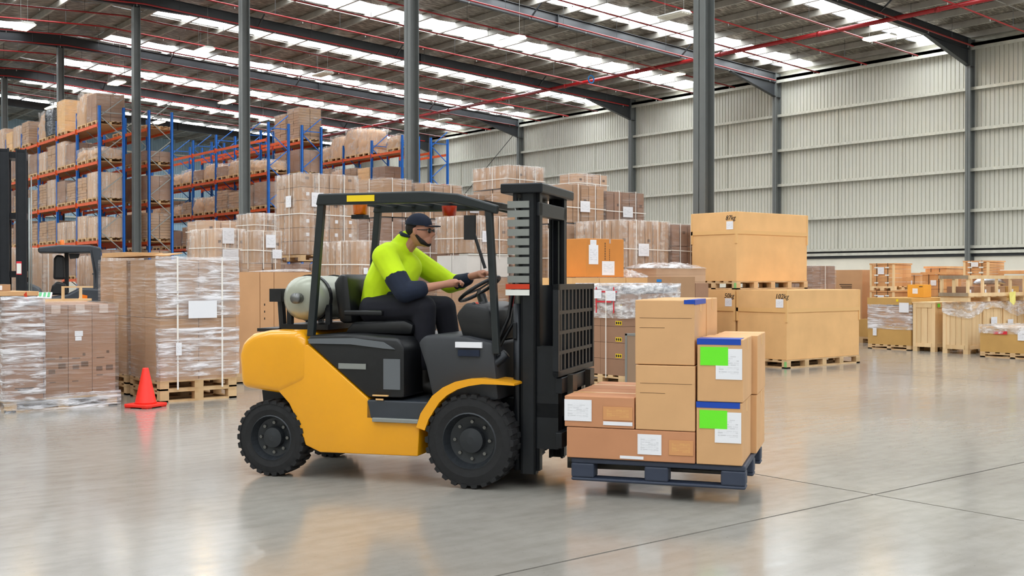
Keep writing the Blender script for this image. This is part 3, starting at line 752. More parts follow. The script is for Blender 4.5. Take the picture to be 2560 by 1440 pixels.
ST = [  # name, label, X, Y, w, l, levels[(z0,z1,n,mat,film)], papers on top level
 ('carton_stack', 'pale wrapped cartons with a large white notice, left of the slim column', 8.05, 18.4, .56, 1.12, [(0, 1.8, (1, 2, 2), 'carton', 'film'), (1.8, 2.36, (4, 3, 1), 'carton_lt', 'film_soft')], [('y', .12, .3, .22, .28), ('y', .12, .04, .3, .16)]),
 ('carton_stack', 'wrapped cartons with two hanging notices, right of the slim column foot', 8.17, 17.1, .5, .5, [(0, 1.74, (3, 2, 2), 'carton', 'film'), (1.74, 2.28, (3, 2, 1), 'carton', 'film_soft')], [('y', .2, .26, .18, .22), ('y', .32, .08, .17, .15)]),
 ('carton_stack', 'small wrapped carton stack peeking above the notices near the slim column', 9.77, 20.37, .53, .9, [(0, 2.4, (2, 2, 3), 'carton', 'film'), (2.4, 2.79, (2, 2, 1), 'carton', 'film_soft')], []),
 ('carton_stack', 'low carton stack left of the slim column, mostly hidden', 9.2, 21.6, .75, .9, [(0, 2.3, (2, 2, 3), 'carton', 'film'), (2.3, 2.68, (2, 2, 1), 'carton_lt', 'film')], []),
 ('carton_stack', 'tall pale wrapped carton tower behind the forklift roof, tallest on the left', 9.04, 17.11, 1.14, .94, [(0, 1.74, (6, 3, 2), 'carton_dk', 'film'), (1.78, 3.31, (4, 3, 6), 'carton', 'film_soft')], [('x', .3, .95, .2, .2), ('y', .2, .95, .22, .25), ('y', .55, 1.0, .3, .2)]),
 ('carton_stack', 'pinkish wrapped carton stack just behind the driver', 9.03, 15.19, 1.0, 1.21, [(0, 1.43, (3, 3, 2), 'carton', 'film'), (1.45, 2.08, (4, 5, 1), 'carton', 'film_soft')], [('y', .1, .1, .08, .1)]),
 ('carton_stack', 'brown wrapped cartons behind the driver, left stack of the back row', 11.48, 18.35, .7, 1.15, [(0, 1.3, (2, 2, 2), 'carton', 'film'), (1.32, 2.68, (3, 2, 2), 'carton_dk', 'film'), (2.7, 3.45, (3, 2, 1), 'carton', 'film')], []),
 ('carton_stack', 'brown wrapped cartons with white straps behind the forklift roof, right of the slim gap', 12.24, 18.35, 1.17, 1.15, [(0, 1.3, (2, 2, 2), 'carton', 'film'), (1.32, 2.68, (3, 2, 2), 'carton_dk', 'film'), (2.7, 3.4, (5, 2, 1), 'carton', 'film')], []),
 ('carton_stack', 'wrapped cartons with one small label in the back row, left of the mast', 13.55, 18.7, .72, 1.1, [(0, 1.6, (2, 2, 2), 'carton', 'film'), (1.62, 3.26, (3, 2, 3), 'carton', 'film')], [('y', .3, 1.25, .24, .18)]),
 ('carton_stack', 'strapped pinkish cartons on white boxes, right of the driver', 11.52, 15.62, .96, .95, [(0, 1.5, (2, 2, 2), 'carton', 'film'), (1.51, 1.9, (3, 2, 1), 'carton_w', None), (1.93, 2.59, (4, 3, 1), 'carton', 'film_soft')], [('y', .32, .2, .26, .2)]),
 ('carton_stack', 'strapped cartons seen through the forklift mast', 12.56, 15.62, .57, .95, [(0, 1.5, (2, 2, 2), 'carton', 'film'), (1.52, 2.5, (2, 2, 2), 'carton_dk', 'film')], []),
 ('carton_stack', 'opened wrapped carton load on the highest left stack of the back row', 14.33, 17.99, 1.0, 1.23, [(0, 1.65, (2, 2, 2), 'carton', 'film'), (1.67, 3.37, (3, 2, 3), 'carton', 'film'), (3.39, 3.86, (4, 2, 1), 'carton', 'film_soft')], []),
 ('carton_stack', 'low wrapped carton load topping the rear stack right of the mast head', 15.75, 17.4, .9, .58, [(0, 1.65, (2, 2, 2), 'carton', 'film'), (1.67, 3.37, (3, 2, 3), 'carton', 'film'), (3.39, 3.73, (4, 2, 1), 'carton_lt', 'film')], []),
 ('carton_stack', 'strapped tall cartons with a notice just right of the mast head', 13.2, 14.9, .98, 1.1, [(0, 1.2, (2, 2, 2), 'carton', 'film'), (1.22, 2.48, (3, 2, 2), 'carton', 'film'), (2.5, 3.2, (5, 3, 1), 'carton', 'film')], [('y', .35, .2, .24, .2)]),
 ('carton_stack', 'shiny strapped cartons with a notice, highest stack right of the mast', 14.24, 14.9, 1.0, 1.1, [(0, 1.2, (2, 2, 2), 'carton', 'film'), (1.22, 2.48, (3, 2, 2), 'carton', 'film'), (2.5, 3.12, (5, 3, 1), 'carton_dk', 'film')], [('y', .4, .14, .26, .2)]),
 ('carton_stack', 'wide pinkish wrapped cartons with notice, left of the large kraft boxes', 13.29, 13.57, 1.22, 1.16, [(0, 1.65, (3, 2, 2), 'carton', 'film'), (1.67, 2.49, (6, 5, 1), 'carton', 'film_soft')], [('y', .42, .2, .26, .22)]),
 ('carton_stack', 'narrow wrapped cartons squeezed beside the upper kraft box', 14.57, 13.55, .62, 1.1, [(0, 1.65, (2, 2, 2), 'carton', 'film'), (1.67, 2.46, (3, 2, 2), 'carton_dk', 'film')], []),
]
for si, (nm, lab, X, Y, w, l, lv, pp) in enumerate(ST):
    o = empty(nm, (X, Y, 0), 0, lab, 'box stack', 'wrapped carton stacks behind the forklift')
    for k, (z0, z1, n, mt, fm) in enumerate(lv):
        top = k == len(lv)-1; ph = .12 if (z0 == 0 or (si == 4 and top)) and mt != 'carton_w' else 0
        if ph: pallet(o, w, l, z0=z0, detail=False, h=.11)
        n_ = n
        cw, cl, ch = w/n_[0], l/n_[1], (z1-z0-ph)/n_[2]
        for c in range(n_[2]):
            for i in range(n_[0]):
                for j in range(n_[1]):
                    if i and j and c < n_[2]-1: continue
                    cc = link('carton', ubox(cw-.022, cl-.022, ch-.008, mt), o, (i*cw+.008+random.uniform(0, .006), j*cl+.008+random.uniform(0, .006), z0+ph+c*ch))
                    if si == 4 and top and j == 0 and c in (1, 2, 4): paper('paper_label', cc, 'y', cw*.35, ch*.35, .06, .06)
                    elif j == 0 and (i+c+si) % 3 == 0 and mt != 'carton_w': paper('printed_mark', cc, 'y', cw*.3, ch*.55, min(.07, cw*.4), min(.05, ch*.2), mat='printk', off=-.001)
        if fm: f = film_shell(o, w, l, z1-z0-ph, z0+ph, fm, .16, jit=.008, off=.008)
        if fm and (top or z0 > 1): straps(o, w, l, z1-z0-ph, z0+ph, (.3, .74), (.4,), .4 if (z1-z0) < 1 else .5, off=.016)
        if mt == 'carton_w':
            for q in range(3): MB().box(q*w/3+.03, -.005, z1-.003, (q+1)*w/3-.03, .28, z1+.02).obj('lid_tray', 'white', o)
    z0 = lv[-1][0]+.12
    for (face, a, b, pw, ph_) in pp: paper('paper_label', o, face, a, z0-.12+b, pw, ph_, -.026)

# orange-brown carton, low boxes and draped film near the mast
base = load('brown_load', 'low brown carton row under the orange-brown box, right of the mast', 11.03, 12.3, 0, 1.72, .95, 1.49, (3, 1, 4), 'kraft', fm=None)
o = empty('orange_carton', (11.5, 12.5, 1.5), 0, 'orange-brown carton with three white papers, right of the mast', 'box')
MB().box(0, 0, 0, .82, .62, .6).obj('body', 'kraft_or', o, bevel=.008)
for a in ((.06, .2, .2, .3), (.34, .03, .27, .22), (.09, .5, .13, .08)): paper('paper_label', o, 'y', *a)
paper('packing_tape', o, 'y', .5, .53, .03, .07, mat='ctape', off=-.002)
for q in range(7): paper('printed_mark', o, 'y', .4, .27+.04*q, .02, .03, mat='print', off=-.001); paper('printed_mark', o, 'y', .5, .24+.03*q, .012, .02, mat='print', off=-.001)
o = empty('labelled_carton', (12.26, 11.4, 0), 0, 'brown carton stack with a framed white notice left of the kraft boxes', 'box stack')
pallet(o, .85, .8, detail=False)
link('carton', ubox(.85, .8, .9, 'carton_dk'), o, (0, 0, .14)); c = link('carton', ubox(.53, .5, .46, 'carton'), o, (0, .02, 1.045)); paper('paper_label', c, 'x', .1, .12, .24, .24); link('carton', ubox(.3, .6, .36, 'carton_dk'), o, (.54, .02, 1.045))
paper('blue_sticker', c, 'x', .2, .38, .1, .04, mat='ring')
def drape(name, label, X, Y, Z, w, l, h, mat='film_clear'):
    n = 14; m = MB(); v = []
    for i in range(n+1):
        for j in range(n+1):
            a, b = i/n, j/n; e = (math.sin(PI*a)*math.sin(PI*b))**.5 if 0 < i < n and 0 < j < n else 0
            v.append((a*w+random.uniform(-.02, .02), b*l+random.uniform(-.02, .02), e*h*(.7+.3*math.sin(7*a+3*b))+random.uniform(0, .04)*e+.002))
    m.add(v, [(i*(n+1)+j, (i+1)*(n+1)+j, (i+1)*(n+1)+j+1, i*(n+1)+j+1) for i in range(n) for j in range(n)])
    o = m.obj(name, mat, None, smooth=True, loc=(X, Y, Z), fix=False); return tag(o, label, 'plastic film')
load('flat_carton_pile', 'pile of flat cardboard sheets draped in film, left of the upper kraft box', 12.85, 12.3, 0, 1.2, .75, 1.64, (1, 1, 14), 'carton_lt', fm=None)
drape('draped_film', 'clear crumpled film draped over the flat cardboard pile', 12.8, 12.27, 1.645, 1.28, .8, .12)
drape('draped_film', 'loose clear film lying beside the orange-brown carton', 12.4, 12.35, 1.495, .38, .8, .16)
# box stack with red tape, yellow handling marks
o = empty('taped_box_stack', (10.58, 10.74, 0), 0, 'brown boxes with yellow handling stickers under red-taped film, right of the mast', 'pallet load')
pallet(o, 1.1, .93)
for k in range(5):
    for j in range(2):
        for i in range(2):
            c = link('carton', ubox(.54, .455, .222, 'carton_dk'), o, (i*.55+.003, j*.46+.005, .14+k*.226))
            if i == 0 and j == 0 and k > 0:
                s = MB().box(-.002, .03, .02, 0, .15, .075).obj('handling_sticker', 'yellow_sticker', c)
                for q in range(3): MB().box(-.004, .04+q*.038, .03, -.002, .065+q*.038, .065).obj('arrow_mark', 'ink', s)
            if i == 0 and j == 1 and k > 0: paper('paper_label', c, 'x', .22, .04, .12, .13)
link('top_sheet', ubox(1.08, .9, .1, 'silver'), o, (.01, .015, 1.275))
film_shell(o, 1.1, .93, .46, .93, 'film_clear', .06, jit=.015)
for k, (a, z_) in enumerate(((.1, 1.3), (.5, 1.32), (.2, 1.16), (.6, 1.17))):
    MB().box(-.034, a, z_-.015, -.03, a+.3, z_+.006).obj('red_tape', 'red_tape', o)
for a in (.15, .5): MB().box(-.034, a, 1.0, -.03, a+.02, 1.36).obj('red_tape', 'red_tape', o)
for a in ((.12, 1.17, .2, .14), (.4, 1.2, .16, .12), (.6, 1.16, .26, .15)): paper('paper_label', o, 'x', *a, -.036)
MB().box(-.04, .3, .1, -.037, .315, 1.3).obj('strap', 'strap', o)
o = empty('flight_case', (9.71, 9.52, 0), 0, 'small grey-brown case with silver metal edges half hidden behind the forklift load', 'case')
MB().box(0, 0, .02, .8, .3, .78).obj('body', 'case_brown', o)
e = MB()
for x_ in (0, .775):
    for y_ in (0, .275): e.box(x_-.004, y_-.004, 0, x_+.03, y_+.03, .79)
for z_ in (.02, .765):
    e.box(-.004, -.004, z_, .806, .02, z_+.024).box(-.004, .28, z_, .806, .304, z_+.024).box(-.004, 0, z_, .02, .3, z_+.024)
e.obj('edge_frame', 'ltgrey', o)

# cream load and others around the order picker
load('cream_load', 'large cream wrapped load with white straps seen through the order picker cab', 5.9, 23.9, 0, 1.15, 1.15, 2.1, (3, 3, 3), 'carton_lt', fm='film_soft', st=S1, papers=[('y', .35, .75, .25, .2), ('y', .3, 1.4, .2, .18)], near=True, res=.2)
load('cream_load', 'cream wrapped load just right of the order picker, above the strapped stack', 7.6, 23.6, 0, 1.1, 1.1, 1.95, (2, 2, 3), 'carton_lt', fm='film_soft', near=True, res=.2)
load('cream_load', 'wrapped carton load at the far left edge behind the mast', 3.9, 22.3, 0, 1.1, 1.1, 1.95, (2, 2, 3), 'carton', fm='film', near=True, res=.2)

# ================================================================== LARGE KRAFT BOXES
def kraft_box(X, Y, Z, w, l, h, label, hand, base_h=.14):
    o = empty('large_kraft_box', (X, Y, Z), 0, label, 'box')
    pallet(o, w, l, detail=True, nblk=5, h=base_h)
    MB().box(-.004, .0, .02, -.001, .05, base_h-.03).box(-.004, l-.06, .02, -.001, l, base_h-.03).obj('green_paint_mark', 'green_dull', o)
    b = MB().box(.01, .01, base_h, w-.01, l-.01, h).obj('body', 'kraft', o, bevel=.006)
    zt = base_h+(h-base_h)*.70
    lid = MB().box(0, 0, zt, w, l, h+.008); lid.obj('lid', 'kraft', o, bevel=.008)
    MB().box(-.003, -.003, zt-.02, w+.003, l+.003, zt+.045).obj('tape_band', 'tape', o)
    MB().box(-.004, -.004, zt-.18, .035, .035, h+.004).obj('corner_tape', 'tape', o)
    MB().box(w-.035, -.004, zt-.18, w+.004, .035, h+.004).obj('corner_tape', 'tape', o)
    MB().box(-.003, l-.035, zt-.18, .035, l+.003, h+.004).obj('corner_tape', 'tape', o)
    paper('paper_label', o, 'x', .07, zt+.06, .15, .14)
    text(hand, .115, 'handwriting', 'ink', o, (-.006, .24, h-.135), (PI/2, 0, -PI/2), shear=.25)
    return o
kraft_box(14.74, 11.17, 0, 2.06, 1.05, 1.28, 'large kraft box in front at right, marked 102kg, lowest and nearest', '102kg')
kraft_box(14.74, 12.25, 0, 2.06, 1.03, 1.28, 'large kraft box marked 50kg, lower rear of the three, behind the forklift load', '50kg')
kraft_box(14.76, 12.24, 1.292, 2.0, 1.03, 1.33, 'large kraft box stacked on top of the other two, marked 87kg', '87kg')

# ================================================================== RIGHT SIDE CRATES
def crate(name, label, X, Y, Z, w, l, h, plank='pine', posts='pine', board=.14, feet=.09, panel=False, cat='crate', cap=.03, horiz=False):
    """timber crate: base, posts, individual planks on the two seen sides, lid"""
    o = empty(name, (X, Y, Z), 0, label, cat)
    m = MB(); m.box(.03, .03, feet, w-.03, l-.03, h-cap); m.obj('core', 'ply' if panel else plank, o, fix=False)
    if not panel:
        for side, L in (('y', w), ('x', l)):
            n = max(2, round((h-feet) / board)) if horiz else max(2, round(L/board))
            for i in range(n):
                if horiz:
                    bh = (h-feet-cap)/n; me = ubox(L-.06, .02, bh-.008, plank) if side == 'y' else ubox(.02, L-.06, bh-.008, plank)
                    link('plank', me, o, (.03, .012, feet+i*bh+.004) if side == 'y' else (.012, .03, feet+i*bh+.004))
                else:
                    bw = (L-.06)/n; jt = random.uniform(0, .006)
                    me = ubox(bw-.007, .02, h-feet-cap-.01, plank) if side == 'y' else ubox(.02, bw-.007, h-feet-cap-.01, plank)
                    link('plank', me, o, (.03+i*bw, .012-jt, feet) if side == 'y' else (.012-jt, .03+i*bw, feet))
    for (x_, y_) in ((0, 0), (w-.07, 0), (0, l-.07)): link('corner_post', ubox(.07, .07, h-feet, posts), o, (x_-.004, y_-.004, feet))
    for z_ in (feet, h-cap-.08):
        link('rail', ubox(w-.14, .02, .08, posts), o, (.07, -.008, z_)); link('rail', ubox(.02, l-.14, .08, posts), o, (-.008, .07, z_))
    link('lid', ubox(w+.02, l+.02, cap, posts), o, (-.01, -.01, h-cap+.001))
    if feet:
        for x_ in (0, (w-.1)/2, w-.1):
            for y_ in (0, l-.1): link('foot', ubox(.1, .1, feet, posts), o, (x_, y_, 0))
    return o
# D1: long kraft box with film-wrapped middle
o = empty('kraft_load', (20.40, 12.37, 0), 0, 'long kraft box load with film-wrapped middle layer, left end of the crate row', 'pallet load')
pallet(o, 1.9, 1.0, detail=True, nblk=5, h=.1)
link('carton', ubox(1.9, 1.0, .40, 'kraft_y'), o, (0, 0, .1)); link('carton', ubox(1.88, .98, .40, 'carton'), o, (.01, .01, .505)); link('carton', ubox(1.92, 1.02, .145, 'kraft_y'), o, (-.01, -.01, .93))
f = film_shell(o, 1.88, .98, .5, .42, 'film_white', .08, jit=.014, top=False)
paper('paper_label', o, 'x', .78, .28, .09, .16, -.02); paper('paper_label', o, 'x', .02, .78, .22, .2, -.05, 'paper')
MB().box(-.014, .28, 1.0, -.011, .33, 1.05).obj('yellow_dot', 'yellow_sticker', o)
crate('timber_crate', 'narrow pale pine crate with a green sticker, second in the crate row', 20.42, 11.85, 0, .95, .49, 1.0)
s = MB().box(.42, -.035, .90, .5, -.03, .97).obj('green_sticker', 'green', None, loc=(20.05, 11.85, 0)); tag(s, 'bright green square sticker on the narrow pine crate', 'sticker')
c3 = crate('timber_crate', 'tall pine crate with torn cloudy film over its top, third in the crate row', 20.27, 11.07, 0, 2.3, .53, 1.0)
for x_ in (.55, 1.35, 1.95): link('corner_post', ubox(.07, .02, .9, 'pine'), c3, (x_, -.02, .09))
paper('paper_label', c3, 'y', .85, .45, .24, .26, -.02); paper('paper_label', c3, 'y', 1.16, .38, .09, .16, -.02); paper('paper_label', c3, 'y', 1.5, .45, .22, .2, -.03)
m = MB(); n = 20; v = []
for i in range(n+1):
    a = i/n
    if a < .2: x, y = -.03, .55*(1-a/.2)-.03
    else: x, y = -.03+2.3*(a-.2)/.8, -.035
    dp = .16+.1*math.sin(9*a)+random.uniform(0, .05)
    for (zz_, oo) in ((1.02, 0), (1.0-dp*.5, .012), (1.0-dp, random.uniform(0, .03))): v.append((x-(oo if a < .2 else 0), y-(oo if a >= .2 else 0), zz_))
m.add(v, [(i*3+j, (i+1)*3+j, (i+1)*3+j+1, i*3+j+1) for i in range(n) for j in range(2)]); m.obj('torn_film', 'film_clear', c3, smooth=True, fix=False)
o = empty('kraft_load', (19.85, 9.35, 0), 0, 'low ochre kraft box on a pallet with film on top, nearest at the right edge', 'pallet load')
pallet(o, 1.2, 1.25, h=.1); link('carton', ubox(1.2, 1.25, .47, 'kraft_y'), o, (0, 0, .1)); f = film_shell(o, 1.2, 1.25, .14, .45, 'film_clear', .08, jit=.015)
paper('paper_label', o, 'x', .4, .34, .12, .18, -.02); MB().box(-.02, .32, .44, -.017, .4, .5).obj('yellow_dot', 'yellow_sticker', o); MB().box(-.02, .72, .44, -.017, .98, .5).obj('red_print', 'red_tape', o)

def strapped_crate(label, X, Y, Z, w, l, h, base=True):
    o = empty('plywood_crate', (X, Y, Z), 0, label, 'crate', 'plywood crates')
    if base: pallet(o, w, l, h=.1, detail=False, mat='pine', nblk=3)
    z = .1 if base else 0
    n = 5; ch = (h-z-.03)/n
    for k in range(n): link('plank', ubox(w-.02, l-.02, ch-.006, 'ply'), o, (.01, .01, z+k*ch))
    link('lid', ubox(w+.02, l+.02, .03, 'ply'), o, (-.01, -.01, h-.03))
    for y_ in (0, l-.05): link('corner_post', ubox(.03, .05, h-z-.03, 'pine'), o, (-.006, y_, z))
    for y_ in (.25, .7): MB().box(-.012, l*y_, z, -.008, l*y_+.012, h+.003).obj('strap', 'black', o)
    for k in range(3):
        for y_ in (.2, .64): MB().box(-.016, l*y_, z+.06+k*(h-z)/3, -.013, l*y_+.1, z+.09+k*(h-z)/3).obj('white_marker', 'white', o)
    paper('paper_label', o, 'x', l*.4, h*.6, min(.16, l*.3), min(.16, h*.3), -.02)
    return o
strapped_crate('orange plywood crate with white markers, tallest on the left of the second row', 22.0, 13.75, 1.205, .70, .62, .615)
strapped_crate('lower half-hidden plywood crate under the tall marked one', 22.0, 13.75, .55, .7, .62, .65)
load('brown_load', 'mostly hidden brown cartons carrying the marked plywood crates', 22.0, 13.75, 0, .9, .9, .55, (2, 2, 1), 'kraft_y', fm=None, near=False)
o = empty('orange_carton', (21.02, 12.46, 1.08), 0, 'small bright orange carton with white paper on the long kraft box', 'box'); MB().box(0, 0, 0, .3, .37, .27).obj('body', 'kraft_o2', o, bevel=.004); paper('paper_label', o, 'x', .13, .08, .12, .11); MB().box(-.004, .02, .22, -.001, .1, .235).obj('print', 'ink', o)
for (lab, X, Y, Z, w, l, h) in (('small reddish plywood crate left of the orange carton, rear row', 23.83, 14.21, 0, .6, .5, 1.61), ('wide film-shiny plywood crate behind the small orange carton', 22.7, 12.9, 0, .91, .6, 1.62),
                                ('flat plywood crate highest at rear beside the wall column', 24.5, 13.93, 0, .9, .56, 1.77)):
    o = empty('plywood_crate', (X, Y, Z), 0, lab, 'crate', 'plywood crates'); pallet(o, w, l, h=.1, detail=False, mat='pine')
    for k in range(9): link('plank', ubox(w-.02, l-.02, (h-.15)/9-.008, 'ply'), o, (.01, .01, .1+k*(h-.15)/9))
    link('lid', ubox(w+.04, l+.04, .05, 'ply'), o, (-.02, -.02, h-.05))
    for y_ in (.3, .7): MB().box(-.008, l*y_, .1, -.004, l*y_+.012, h).obj('strap', 'black', o)
    paper('paper_label', o, 'x', l*.4, h-.3, .14, .12, -.012)
load('brown_load', 'wrapped crate load carrying the boxed plywood crate at right rear', 22.75, 11.76, 0, .9, .8, 1.5, (2, 2, 3), 'ply', fm='film', near=False)
strapped_crate('plywood crate with white markers, upper right beside the wall column foot', 22.45, 11.80, 1.53, .68, .57, .33, False)
o = empty('flat_crate', (22.55, 10.0, 1.575), 0, 'flat pale plywood tray with white top at the upper right edge', 'crate')
MB().box(0, 0, 0, .9, 1.65, .07).obj('tray', 'ply', o, bevel=.004); MB().box(.02, .02, .07, .88, 1.62, .09).obj('cover', 'white', o)
load('brown_load', 'carton load carrying the flat tray at the right edge', 22.65, 10.0, 0, .9, 1.6, 1.54, (2, 2, 3), 'carton', fm='film', near=False)
# open slatted crate on top of the third crate
o = empty('open_crate', (20.1, 10.98, 1.03), 0, 'open pine frame crate holding cartons and silver bag, on the third crate', 'crate')
W_, L_ = 2.3, .58
for x_ in (0, .55, 1.1, 1.65, 2.23): link('upright', ubox(.06, .04, .40, 'pine'), o, (x_, 0, .1)); link('upright', ubox(.06, .04, .40, 'pine'), o, (x_, L_-.04, .1))
for y_ in (.27,): link('upright', ubox(.04, .06, .40, 'pine'), o, (0, y_, .1))
for z_ in (.1, .44): link('rail', ubox(W_, .03, .07, 'pine'), o, (0, -.03, z_)); link('rail', ubox(.03, L_, .07, 'greywood'), o, (-.03, 0, z_)); link('rail', ubox(W_, .03, .07, 'pine'), o, (0, L_, z_))
for k in range(8): link('base_slat', ubox(.2, L_, .02, 'pine'), o, (.02+k*.29, 0, .08))
for x_ in (0, .75, 1.5, 2.2): link('foot', ubox(.1, L_, .08, 'pine'), o, (x_, 0, 0))
for k, (x_, w_, mt) in enumerate(((.08, .3, 'carton_dk'), (.62, .4, 'carton'), (1.12, .48, 'carton'), (1.66, .5, 'kraft_y'))):
    c = empty('packed_carton', (20.1+x_, 11.06, 1.131), 0, ['leftmost', 'second', 'third', 'rightmost'][k]+' small carton packed inside the open pine frame crate', 'box', 'cartons in the open crate')
    MB().box(0, 0, 0, w_, .4, .19).obj('body', mt, c, bevel=.003); paper('paper_label', c, 'y', w_*.4, .05, .06, .08)
MB().box(0, 0, 0, .0, 0, 0)
b_ = MB(); b_.tube([(0, 0, 0), (.2, .02, .035), (.6, .0, .04), (1.0, .03, .03), (1.2, 0, .0)], [.03, .06, .07, .06, .02], 10); b_ = b_.obj('silver_bag', 'silver', None, smooth=True, loc=(20.75, 11.2, 1.385)); tag(b_, 'crumpled silver plastic bag lying across cartons in the open crate', 'bag')
pb = MB().box(0, 0, 0, .1, .1, .03).obj('red_pack', 'red_tape', None, loc=(20.49, 11.02, 1.135)); tag(pb, 'tiny red pack inside the open pine frame crate', 'packet')
yp = MB().add([(0, 0, 0), (.22, -.02, .02), (.24, -.01, -.2), (.12, -.03, -.26), (.02, 0, -.18), (0, .004, 0.001), (.22, -.016, .021), (.24, -.006, -.199), (.12, -.026, -.259), (.02, .004, -.179)], [(0, 1, 2, 3, 4), (9, 8, 7, 6, 5)]).obj('yellow_bag', 'yellow_paper', None, loc=(21.55, 10.9, 1.2)); tag(yp, 'pale yellow torn plastic hanging on the open crate base at right', 'plastic')
# cartons glimpsed right of the large kraft boxes
load('wrapped_load_grey', 'brown film-wrapped load with white strap, right behind the large kraft boxes', 20.6, 14.91, 0, .85, .75, 1.76, (3, 3, 4), 'carton_dk', fm='film', st=dict(xsl=(.5,), ysl=(.4,), ring=None), papers=[('x', .4, 1.4, .1, .1)])
o = empty('tall_brown_box', (22.32, 14.78, 0), 0, 'tall plain brown box with small print behind the large kraft boxes', 'box'); pallet(o, .7, .77, detail=False)
MB().box(0, 0, .14, .7, .77, 1.68).obj('body', 'kraft_tan', o, bevel=.004)
for q in range(3): MB().box(-.004, .28, 1.33-q*.04, -.001, .62-.03*q, 1.345-q*.04).obj('print_line', 'ink', o)
o = empty('tall_brown_box', (23.25, 15.0, 0), 0, 'narrow dark brown box with small labels beside the tall brown box', 'box'); pallet(o, .5, .4, detail=False)
MB().box(0, 0, .14, .5, .4, .95).box(0, 0, .955, .5, .4, 1.54).obj('body', 'carton_dk', o, bevel=.003)
for z_ in (1.2, .85, .7, .6): paper('paper_label', o, 'x', .1, z_, .09, .07)

# ================================================================== SAFETY CONE
o = empty('safety_cone', (4.60, 12.46, 0), .5, 'bright orange-red safety cone on the floor beside the strapped stack', 'cone')
MB().prism([(-.18+.03, -.18), (.18-.03, -.18), (.18, -.15), (.18, .15), (.15, .18), (-.15, .18), (-.18, .15), (-.18, -.15)], .012, .045, axis='z').obj('base', 'cone', o, bevel=.008)
for a in (-.12, .12):
    for b in (-.12, .12): MB().box(a-.04, b-.04, 0, a+.04, b+.04, .012).obj('foot', 'cone', o)
MB().lathe([(.125, .045), (.118, .06), (.035, .44), (.03, .452), (.022, .452), (.022, .44), (.11, .05)], 32, closed=True).obj('body', 'cone', o, smooth=True)

# ================================================================== ORDER PICKER / REACH TRUCK
rt = empty('reach_truck', (6.11, 21.77, 0), -TH+.38, 'dark reach truck with tall black mast and orange beacon at far left', 'forklift')
def RT(m, name, mat, **k): return m.obj(name, mat, rt, **k)
# local x to the right of the picture, y away
for x_ in (-.80, -.50):
    c = MB(); c.box(x_, -.05, .1, x_+.03, .12, 3.92).box(x_+.16, -.05, .1, x_+.19, .12, 3.92).box(x_, .1, .1, x_+.19, .12, 3.92).box(x_+.03, -.03, .5, x_+.16, .0, 3.85)
    RT(c, 'mast_rail', 'mast')
for x_ in (-.80, -.50):
    RT(MB().box(x_, .6, .1, x_+.03, .78, 3.92).box(x_+.16, .6, .1, x_+.19, .78, 3.92), 'mast_rail', 'mast')
for z_ in (.6, 1.5, 2.6, 3.75): RT(MB().box(-.80, .1, z_, -.31, .7, z_+.12), 'mast_crossbar', 'mast')
RT(MB().tube([(-.27, -.02, .4), (-.27, -.02, 3.0)], .02, 8).tube([(-.23, -.02, .4), (-.23, -.02, 3.4)], .012, 8), 'hydraulic_hose', 'ltgrey', smooth=True)
RT(MB().box(-.49, -.055, 1.55, -.40, -.05, 1.8), 'warning_plate', 'red_tape'); RT(MB().box(-.485, -.06, 1.57, -.405, -.056, 1.76), 'warning_text_plate', 'white')
RT(MB().prism([(-.35, .25), (1.0, .25), (1.0, 1.28), (.62, 1.30), (.40, 1.18), (.1, 1.12), (-.1, 1.2), (-.35, 1.3)], 0, 1.1), 'body', 'dkgrey', bevel=.04)
RT(MB().prism([(-.42, 1.05), (-.0, 1.05), (-.1, 1.3), (-.35, 1.42), (-.42, 1.4)], .1, 1.0), 'console', 'grey', bevel=.03)
RT(MB().prism([(.33, .99), (.75, .99), (.75, 1.15), (.62, 1.18), (.58, 1.05), (.46, 1.06), (.42, 1.0)], -.012, .0), 'orange_panel', 'orange_lens')
RT(MB().prism([(-.12, 2.07), (.25, 2.12), (.8, 2.12), (1.0, 2.08), (1.02, 1.98), (-.12, 1.97)], .05, 1.05), 'cab_roof', 'dkgrey', bevel=.03)
RT(MB().prism([(.82, 2.02), (1.0, 2.02), (1.0, 1.24), (.92, 1.24)], .03, .1).prism([(.80, 2.02), (.84, 2.02), (.92, 1.6), (.90, 1.24), (.86, 1.24), (.86, 1.6)], .03, .1), 'cab_pillar', 'dkgrey')
for z_ in (1.3, 1.55, 1.8): RT(MB().box(.84, .04, z_, 1.0, .09, z_+.03), 'guard_bar', 'dkgrey')
RT(MB().prism([(.08, 1.16), (.42, 1.16), (.36, 1.38), (.2, 1.42), (.12, 1.34)], .3, .85), 'seat_base', 'black', bevel=.03)
RT(MB().prism([(.14, 1.46), (.36, 1.46), (.34, 1.92), (.2, 1.94), (.15, 1.86)], .32, .82), 'seat_back', 'black', bevel=.04)
RT(MB().box(.34, .55, 1.2, .42, .63, 2.0), 'rear_post', 'black'); RT(MB().prism([(.42, 1.96), (.62, 1.96), (.6, 1.88), (.44, 1.86)], .3, .7), 'control_box', 'black', bevel=.01)
RT(MB().lathe([(.001, .11), (.04, .1), (.048, 0)], 16, c=(.3, .4, 2.12)), 'beacon', 'orange_lens', smooth=True)
for x_ in (-.2, .8):
    w_ = MB().lathe([(.17, -.06), (.17, .06), (.05, .07), (.05, -.07)], 20, 'y', c=(x_, .1, .17), closed=True); RT(w_, 'wheel', 'tyre', smooth=False)
    w_ = MB().lathe([(.17, -.06), (.17, .06), (.05, .07), (.05, -.07)], 20, 'y', c=(x_, 1.0, .17), closed=True); RT(w_, 'wheel', 'tyre', smooth=False)

